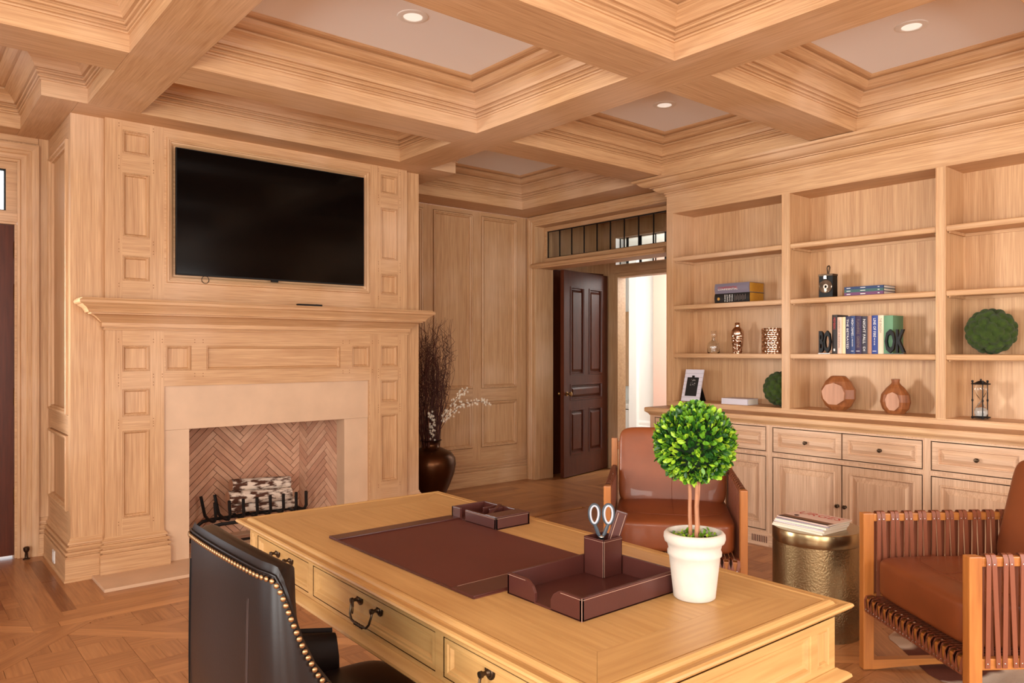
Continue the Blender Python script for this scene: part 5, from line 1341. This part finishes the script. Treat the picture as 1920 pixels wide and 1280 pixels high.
# ================================================================== ARMCHAIRS
def armchair(label):
    t = thing('armchair', label, 'armchair', (0, 0, 0), 0, group='leather strap armchairs')
    W2, F, Bk, p = .352, .375, -.40, .019
    bx = lambda nm, *b, m='cherry_z', bv=.004: MB().box(*b).build(nm, m, t, bevel=bv, local=True)
    for s in (-1, 1):
        x0, x1 = s * W2 - p, s * W2 + p
        bx('front_post', x0, x1, F - .024, F + .024, .0, .692)
        bx('back_post', x0, x1, Bk - .024, Bk + .024, .0, .86)
        bx('arm_rail', x0 + .006, x1 - .006, Bk + .024, F - .024, .655, .689, m='cherry_y')
        bx('side_rail', x0 + .006, x1 - .006, Bk + .024, F - .024, .292, .332, m='cherry_y')
        n = 14; L = []
        for k in range(n + 1):
            y = F - .02 - (F - Bk - .04) * k / n; a = .018 * sin(pi * k / n)
            L.append([(x0, y, a), (x1, y, a), (x1, y, .042), (x0, y, .042)])
        MB().loops(L, True, True, True).build('floor_rail', 'cherry_y', t, local=True)
        # paired straps, meeting at the arm and spreading below
        N = 11; sh = []
        for k in range(N):
            yt = F - .058 - k * .063
            for q, (dt, db) in enumerate(((.010, .014), (-.010, -.026))):
                y1, y0 = yt + dt, yt + db
                for o in (-1, 1):
                    xo = s * W2 + o * (p - .003)
                    mb = MB().add([(xo, y1 - .0085, .672), (xo, y1 + .0085, .672), (xo, y0 + .0085, .300), (xo, y0 - .0085, .300), (xo + o * .003, y1 - .0085, .672), (xo + o * .003, y1 + .0085, .672), (xo + o * .003, y0 + .0085, .300), (xo + o * .003, y0 - .0085, .300)],
                                  [(0, 1, 2, 3), (4, 5, 6, 7), (0, 1, 5, 4), (1, 2, 6, 5), (2, 3, 7, 6), (3, 0, 4, 7)])
                    so = mb.build('strap', 'strap_leather', t, local=True)
                    if o == (-1 if s < 0 else 1) or True:
                        for (yy, zz_) in ((y1, .664), (y0, .316)):
                            MB().superell((xo + o * .003, yy, zz_), (.0016, .0030, .0030), 1, 8, 4).build('rivet', 'steel', so, local=True)
                # wrap over the arm rail
                w = [(s * W2 - p - .001, .660), (s * W2 - p + .001, .680), (s * W2 - p + .008, .694), (s * W2, .697), (s * W2 + p - .008, .694), (s * W2 + p - .001, .680), (s * W2 + p + .001, .660)]
                MB().loops([[(x, y1 + e, z_) for x, z_ in w] for e in (-.0085, .0085)], False).loops([[(x * 1.0, y1 + e, z_ + .0025) for x, z_ in w] for e in (-.0085, .0085)], False).build('strap_wrap', 'strap_leather', t, smooth=True, local=True)
    bx('front_rail', -W2 + p, W2 - p, F - .020, F + .016, .262, .318, m='cherry_x')
    bx('back_rail', -W2 + p, W2 - p, Bk - .018, Bk + .018, .262, .318, m='cherry_x')
    bx('back_rail', -W2 + p, W2 - p, Bk - .016, Bk + .016, .79, .84, m='cherry_x')
    for k in range(5): bx('back_slat', -W2 + .10 + k * .126 - .02, -W2 + .10 + k * .126 + .02, Bk - .008, Bk + .008, .318, .79, bv=.002)
    N = 30
    for k in range(N):
        x = -W2 + p + .014 + (2 * W2 - 2 * p - .028) * k / (N - 1); tl = (.010 if k % 2 else -.010)
        mb = MB(); pr = [(F - .028, .325, 0), (F - .010, .332, tl * .4), (F + .014, .328, tl * .8), (F + .022, .312, tl), (F + .022, .262, -tl * .2), (F + .010, .252, -tl * .6)]
        for dd in (0, -.003):
            mb.loops([[(x + e + q, y + dd, z_ + dd) for y, z_, q in pr] for e in (-.0085, .0085)], False)
        so = mb.build('seat_strap', 'strap_leather', t, smooth=True, local=True)
        MB().superell((x - tl * .2, F + .0235, .272), (.003, .0016, .003), 1, 8, 4).build('rivet', 'steel', so, local=True)
        bx('seat_webbing', x - .0085, x + .0085, Bk, F - .02, .322, .326, m='strap_leather', bv=0)
    MB().superell((0, -.015, .425), (W2 - p - .012, .385, .088), .22, 56, 30, bulge=.016).build('seat_cushion', 'saddle_leather', t, smooth=True, local=True, angle=80)
    zc = .425 + .088
    MB().tube([(-.29, .10 + .16 * 0, zc + .004), (-.24, .20, zc + .010), (-.16, .245, zc + .011), (0, .26, zc + .012), (.16, .245, zc + .011), (.24, .20, zc + .010), (.29, .10, zc + .004)], .0013, 5).tube([(0, y, zc + .004 + .012 * (1 - ((y + .015) / .385) ** 2)) for y in [-.30 + .06 * k for k in range(10)]], .0012, 5).build('seam', 'saddle_matte', t, smooth=True, local=True)
    R = Matrix.Rotation(radians(14), 4, 'X')
    bc_ = MB().superell((0, -.305, .700), (W2 - p - .014, .085, .235), .24, 56, 30, M=R)
    bc_.build('back_cushion', 'saddle_leather', t, smooth=True, local=True, angle=80)
    Rm = Matrix.Translation((0, -.305, .700)) @ R
    MB().tube([Rm @ Vector((0, .0845, z_)) for z_ in (-.2, -.1, 0, .1, .2)], .0013, 5).build('seam', 'saddle_matte', t, smooth=True, local=True)
    for s in (-1, 1):   # piping round the back cushion face
        pass
    return t
ch1 = armchair('brown leather armchair facing the camera behind the topiary, with strap-wrapped arms')
ch2 = dup(ch1, loc=(3.451, 1.054, .0042), rz=radians(53.5), label='brown leather armchair at the right edge, partly cut off, with strap-woven arms')
ch1.location = (3.493, 2.74, 0); ch1.rotation_euler = (0, 0, radians(129.5))

# ================================================================== COWHIDE RUG
t = thing('cowhide_rug', 'brown and cream cowhide rug under the right armchair', 'rug', (3.6, 1.2, .001))
rg = random.Random(9); n = 64; R_ = []
for k in range(n):
    a = 2 * pi * k / n; R_.append((4.42 + (1.0 + .12 * sin(3 * a + 1) + .08 * sin(7 * a) + .03 * sin(13 * a)) * .92 * cos(a), 1.12 + (.72 + .10 * sin(4 * a + 2) + .06 * sin(9 * a)) * 1.0 * sin(a)))
mb = MB(); ctr = (4.42, 1.12)
Lp = []
for f_ in (1.0, .995, .5, .02):
    Lp.append([(ctr[0] + (x - ctr[0]) * f_, ctr[1] + (y - ctr[1]) * f_, .0008 if f_ == 1 else .004) for x, y in R_])
mb.loops(Lp, True, False, True); mb.build('hide', 'cowhide', t, smooth=True)

# ================================================================== OFFICE CHAIR
oc_ = thing('office_chair', 'dark brown leather desk chair with brass nailhead trim, seen from behind', 'desk chair', (.86, 1.75, 0))
path = []   # outer plan path from the near arm front, round the back, to the far arm front
def bez(a, b, c, n):
    return [((1 - s) ** 2 * a[0] + 2 * s * (1 - s) * b[0] + s * s * c[0], (1 - s) ** 2 * a[1] + 2 * s * (1 - s) * b[1] + s * s * c[1]) for s in [i / n for i in range(n)]]
near = [(1.02, 1.435), (.95, 1.43), (.86, 1.43), (.78, 1.432), (.72, 1.436), (.68, 1.442)]
path = near + bez((.655, 1.448), (.603, 1.462), (.592, 1.53), 7) + bez((.592, 1.53), (.568, 1.75), (.592, 1.97), 12) + bez((.592, 1.97), (.603, 2.038), (.655, 2.052), 7) + [(.655, 2.052)] + [(x, 3.5 - y) for x, y in near[::-1]]
def htop(x, y):
    pts = [(.55, .945), (.600, .950), (.612, .945), (.625, .90), (.65, .82), (.69, .735), (.74, .675), (.80, .630), (.88, .600), (.96, .588), (1.03, .575), (1.1, .570)]
    for a, b in zip(pts, pts[1:]):
        if a[0] <= x <= b[0]: s = (x - a[0]) / (b[0] - a[0]); h = a[1] + (b[1] - a[1]) * s; break
    else: h = .57
    return h + (.012 * (1 - ((y - 1.75) / .3) ** 2) if x < .62 else 0)
def nrm(i):
    a = Vector(path[max(0, i - 1)]); b = Vector(path[min(len(path) - 1, i + 1)]); d = (b - a).normalized(); return Vector((d.y, -d.x)) * -1
L = []; top = []
for i, (x, y) in enumerate(path):
    n_ = nrm(i); 
    if (Vector((x, y)) + n_ * .1 - Vector((.9, 1.75))).length > (Vector((x, y)) - Vector((.9, 1.75))).length: n_ = -n_   # n_ points inwards
    hn = htop(x, y) ; k_ = 1.0 if x < .605 else max(.62, 1 - (x - .605) * 6); T = .042 + .010 * k_; h = hn + .018 * k_; nl = hn
    low = .40 if x < .62 else .40
    pr = [(.012, low - .02), (0, low), (-.004, (low + nl) / 2), (0, nl - .004), (.004, nl + .010), (.003, nl + .014), (.008, nl + .024 * k_ + .004), (.018 * k_, h - .012), (.034 * k_, h - .002), (.052 * k_, h), (.068 * k_, h - .008), (T, h - .026), (T + .012, h - .06), (T + .014, (low + h) / 2), (T, low)]
    L.append([(x + n_.x * o, y + n_.y * o, z_) for o, z_ in pr]); top.append((Vector((x, y)), n_, nl))
body = MB().loops(L, False)
body.add(L[0], [list(range(len(L[0])))]).add(L[-1], [list(range(len(L[-1])))[::-1]])
body.build('back_shell', 'chair_leather', oc_, smooth=True, angle=60)
# nailheads every 1.6 cm along the outer edge
nm_ = bpy.data.meshes.new('nailhead'); bmn = bmesh.new(); bmesh.ops.create_uvsphere(bmn, u_segments=10, v_segments=6, radius=.0062)
for v_ in bmn.verts: v_.co.z *= .6
bmn.to_mesh(nm_); bmn.free(); nm_.materials.append(MATS['nail_brass']); nm_.shade_smooth()
pl3 = [Vector((p.x - n_.x * .0045, p.y - n_.y * .0045, h)) for p, n_, h in top]; Mi = rootmat(oc_).inverted()
acc = 0; last = pl3[0]
seglist = []
for i in range(len(pl3) - 1):
    seg = pl3[i + 1] - pl3[i]; l = seg.length; s = acc
    while s < l:
        p = pl3[i] + seg * (s / l); n_ = top[i][1]
        q = Vector((-n_.x, -n_.y, 0)).to_track_quat('Z', 'Y').to_matrix().to_4x4()
        o = bpy.data.objects.new('nailhead', nm_); C.objects.link(o); o.parent = oc_; o.matrix_basis = Mi @ Matrix.Translation(p) @ q
        s += .0148
    acc = s - l
# piping and seams on the outside back
for pth, r in (([Vector((p.x - n_.x * .001, p.y - n_.y * .0015 + n_.y * .003, h + .011)) for p, n_, h in top], .0022),):
    MB().tube(pth, r, 6).build('piping', 'chair_leather', oc_, smooth=True)
for yv, off in ((1.578, 0), (1.572, 0), (1.975, 0)):
    i = min(range(len(path)), key=lambda k: abs(path[k][1] - yv) + (10 if path[k][0] > .62 else 0)); p, n_, h = top[i]
    j = i + 1 if path[i + 1][1] > path[i][1] else i - 1
    MB().tube([(p.x - n_.x * .001 - (.0035 * sin(pi * k / 6)), yv, .41 + (h - .47) * k / 6) for k in range(7)], .0009 if yv < 1.9 else .002, 5).build('seam', 'seam_thread' if yv < 1.9 else 'black_plastic', oc_, smooth=True)
MB().superell((.905, 1.75, .445), (.255, .262, .062), .3, 48, 24, bulge=.012).build('seat_cushion', 'chair_leather', oc_, smooth=True, angle=80)
MB().box(.66, 1.10, 1.50, 2.0, .355, .395).build('seat_frame', 'mahogany_y', oc_, bevel=.006)
MB().lathe([(.05, .355), (.05, .34), (.026, .33), (.026, .16), (.034, .155), (.034, .10), (.05, .09), (.05, .07)], (.88, 1.75, 0), 24).build('column', 'black_iron', oc_, smooth=True)
for k in range(5):
    a = 2 * pi * k / 5 + .3; ex, ey = .88 + .27 * cos(a), 1.75 + .27 * sin(a)
    lg = MB().tube([(.88, 1.75, .095), (.88 + .14 * cos(a), 1.75 + .14 * sin(a), .10), (ex, ey, .072)], [.026, .022, .016], 8).build('leg', 'mahogany_x', oc_, smooth=True)
    M = Matrix.Translation((ex, ey, .027)) @ Matrix.Rotation(a, 4, 'Z') @ Matrix.Rotation(pi / 2, 4, 'X')
    MB().lathe([(.0001, -.012), (.022, -.012), (.027, -.006), (.027, .006), (.022, .012), (.0001, .012)], (0, 0, 0), 14, M=M).lathe([(.006, .03), (.006, .07)], (ex, ey, 0), 8).build('caster', 'black_plastic', lg, smooth=True)
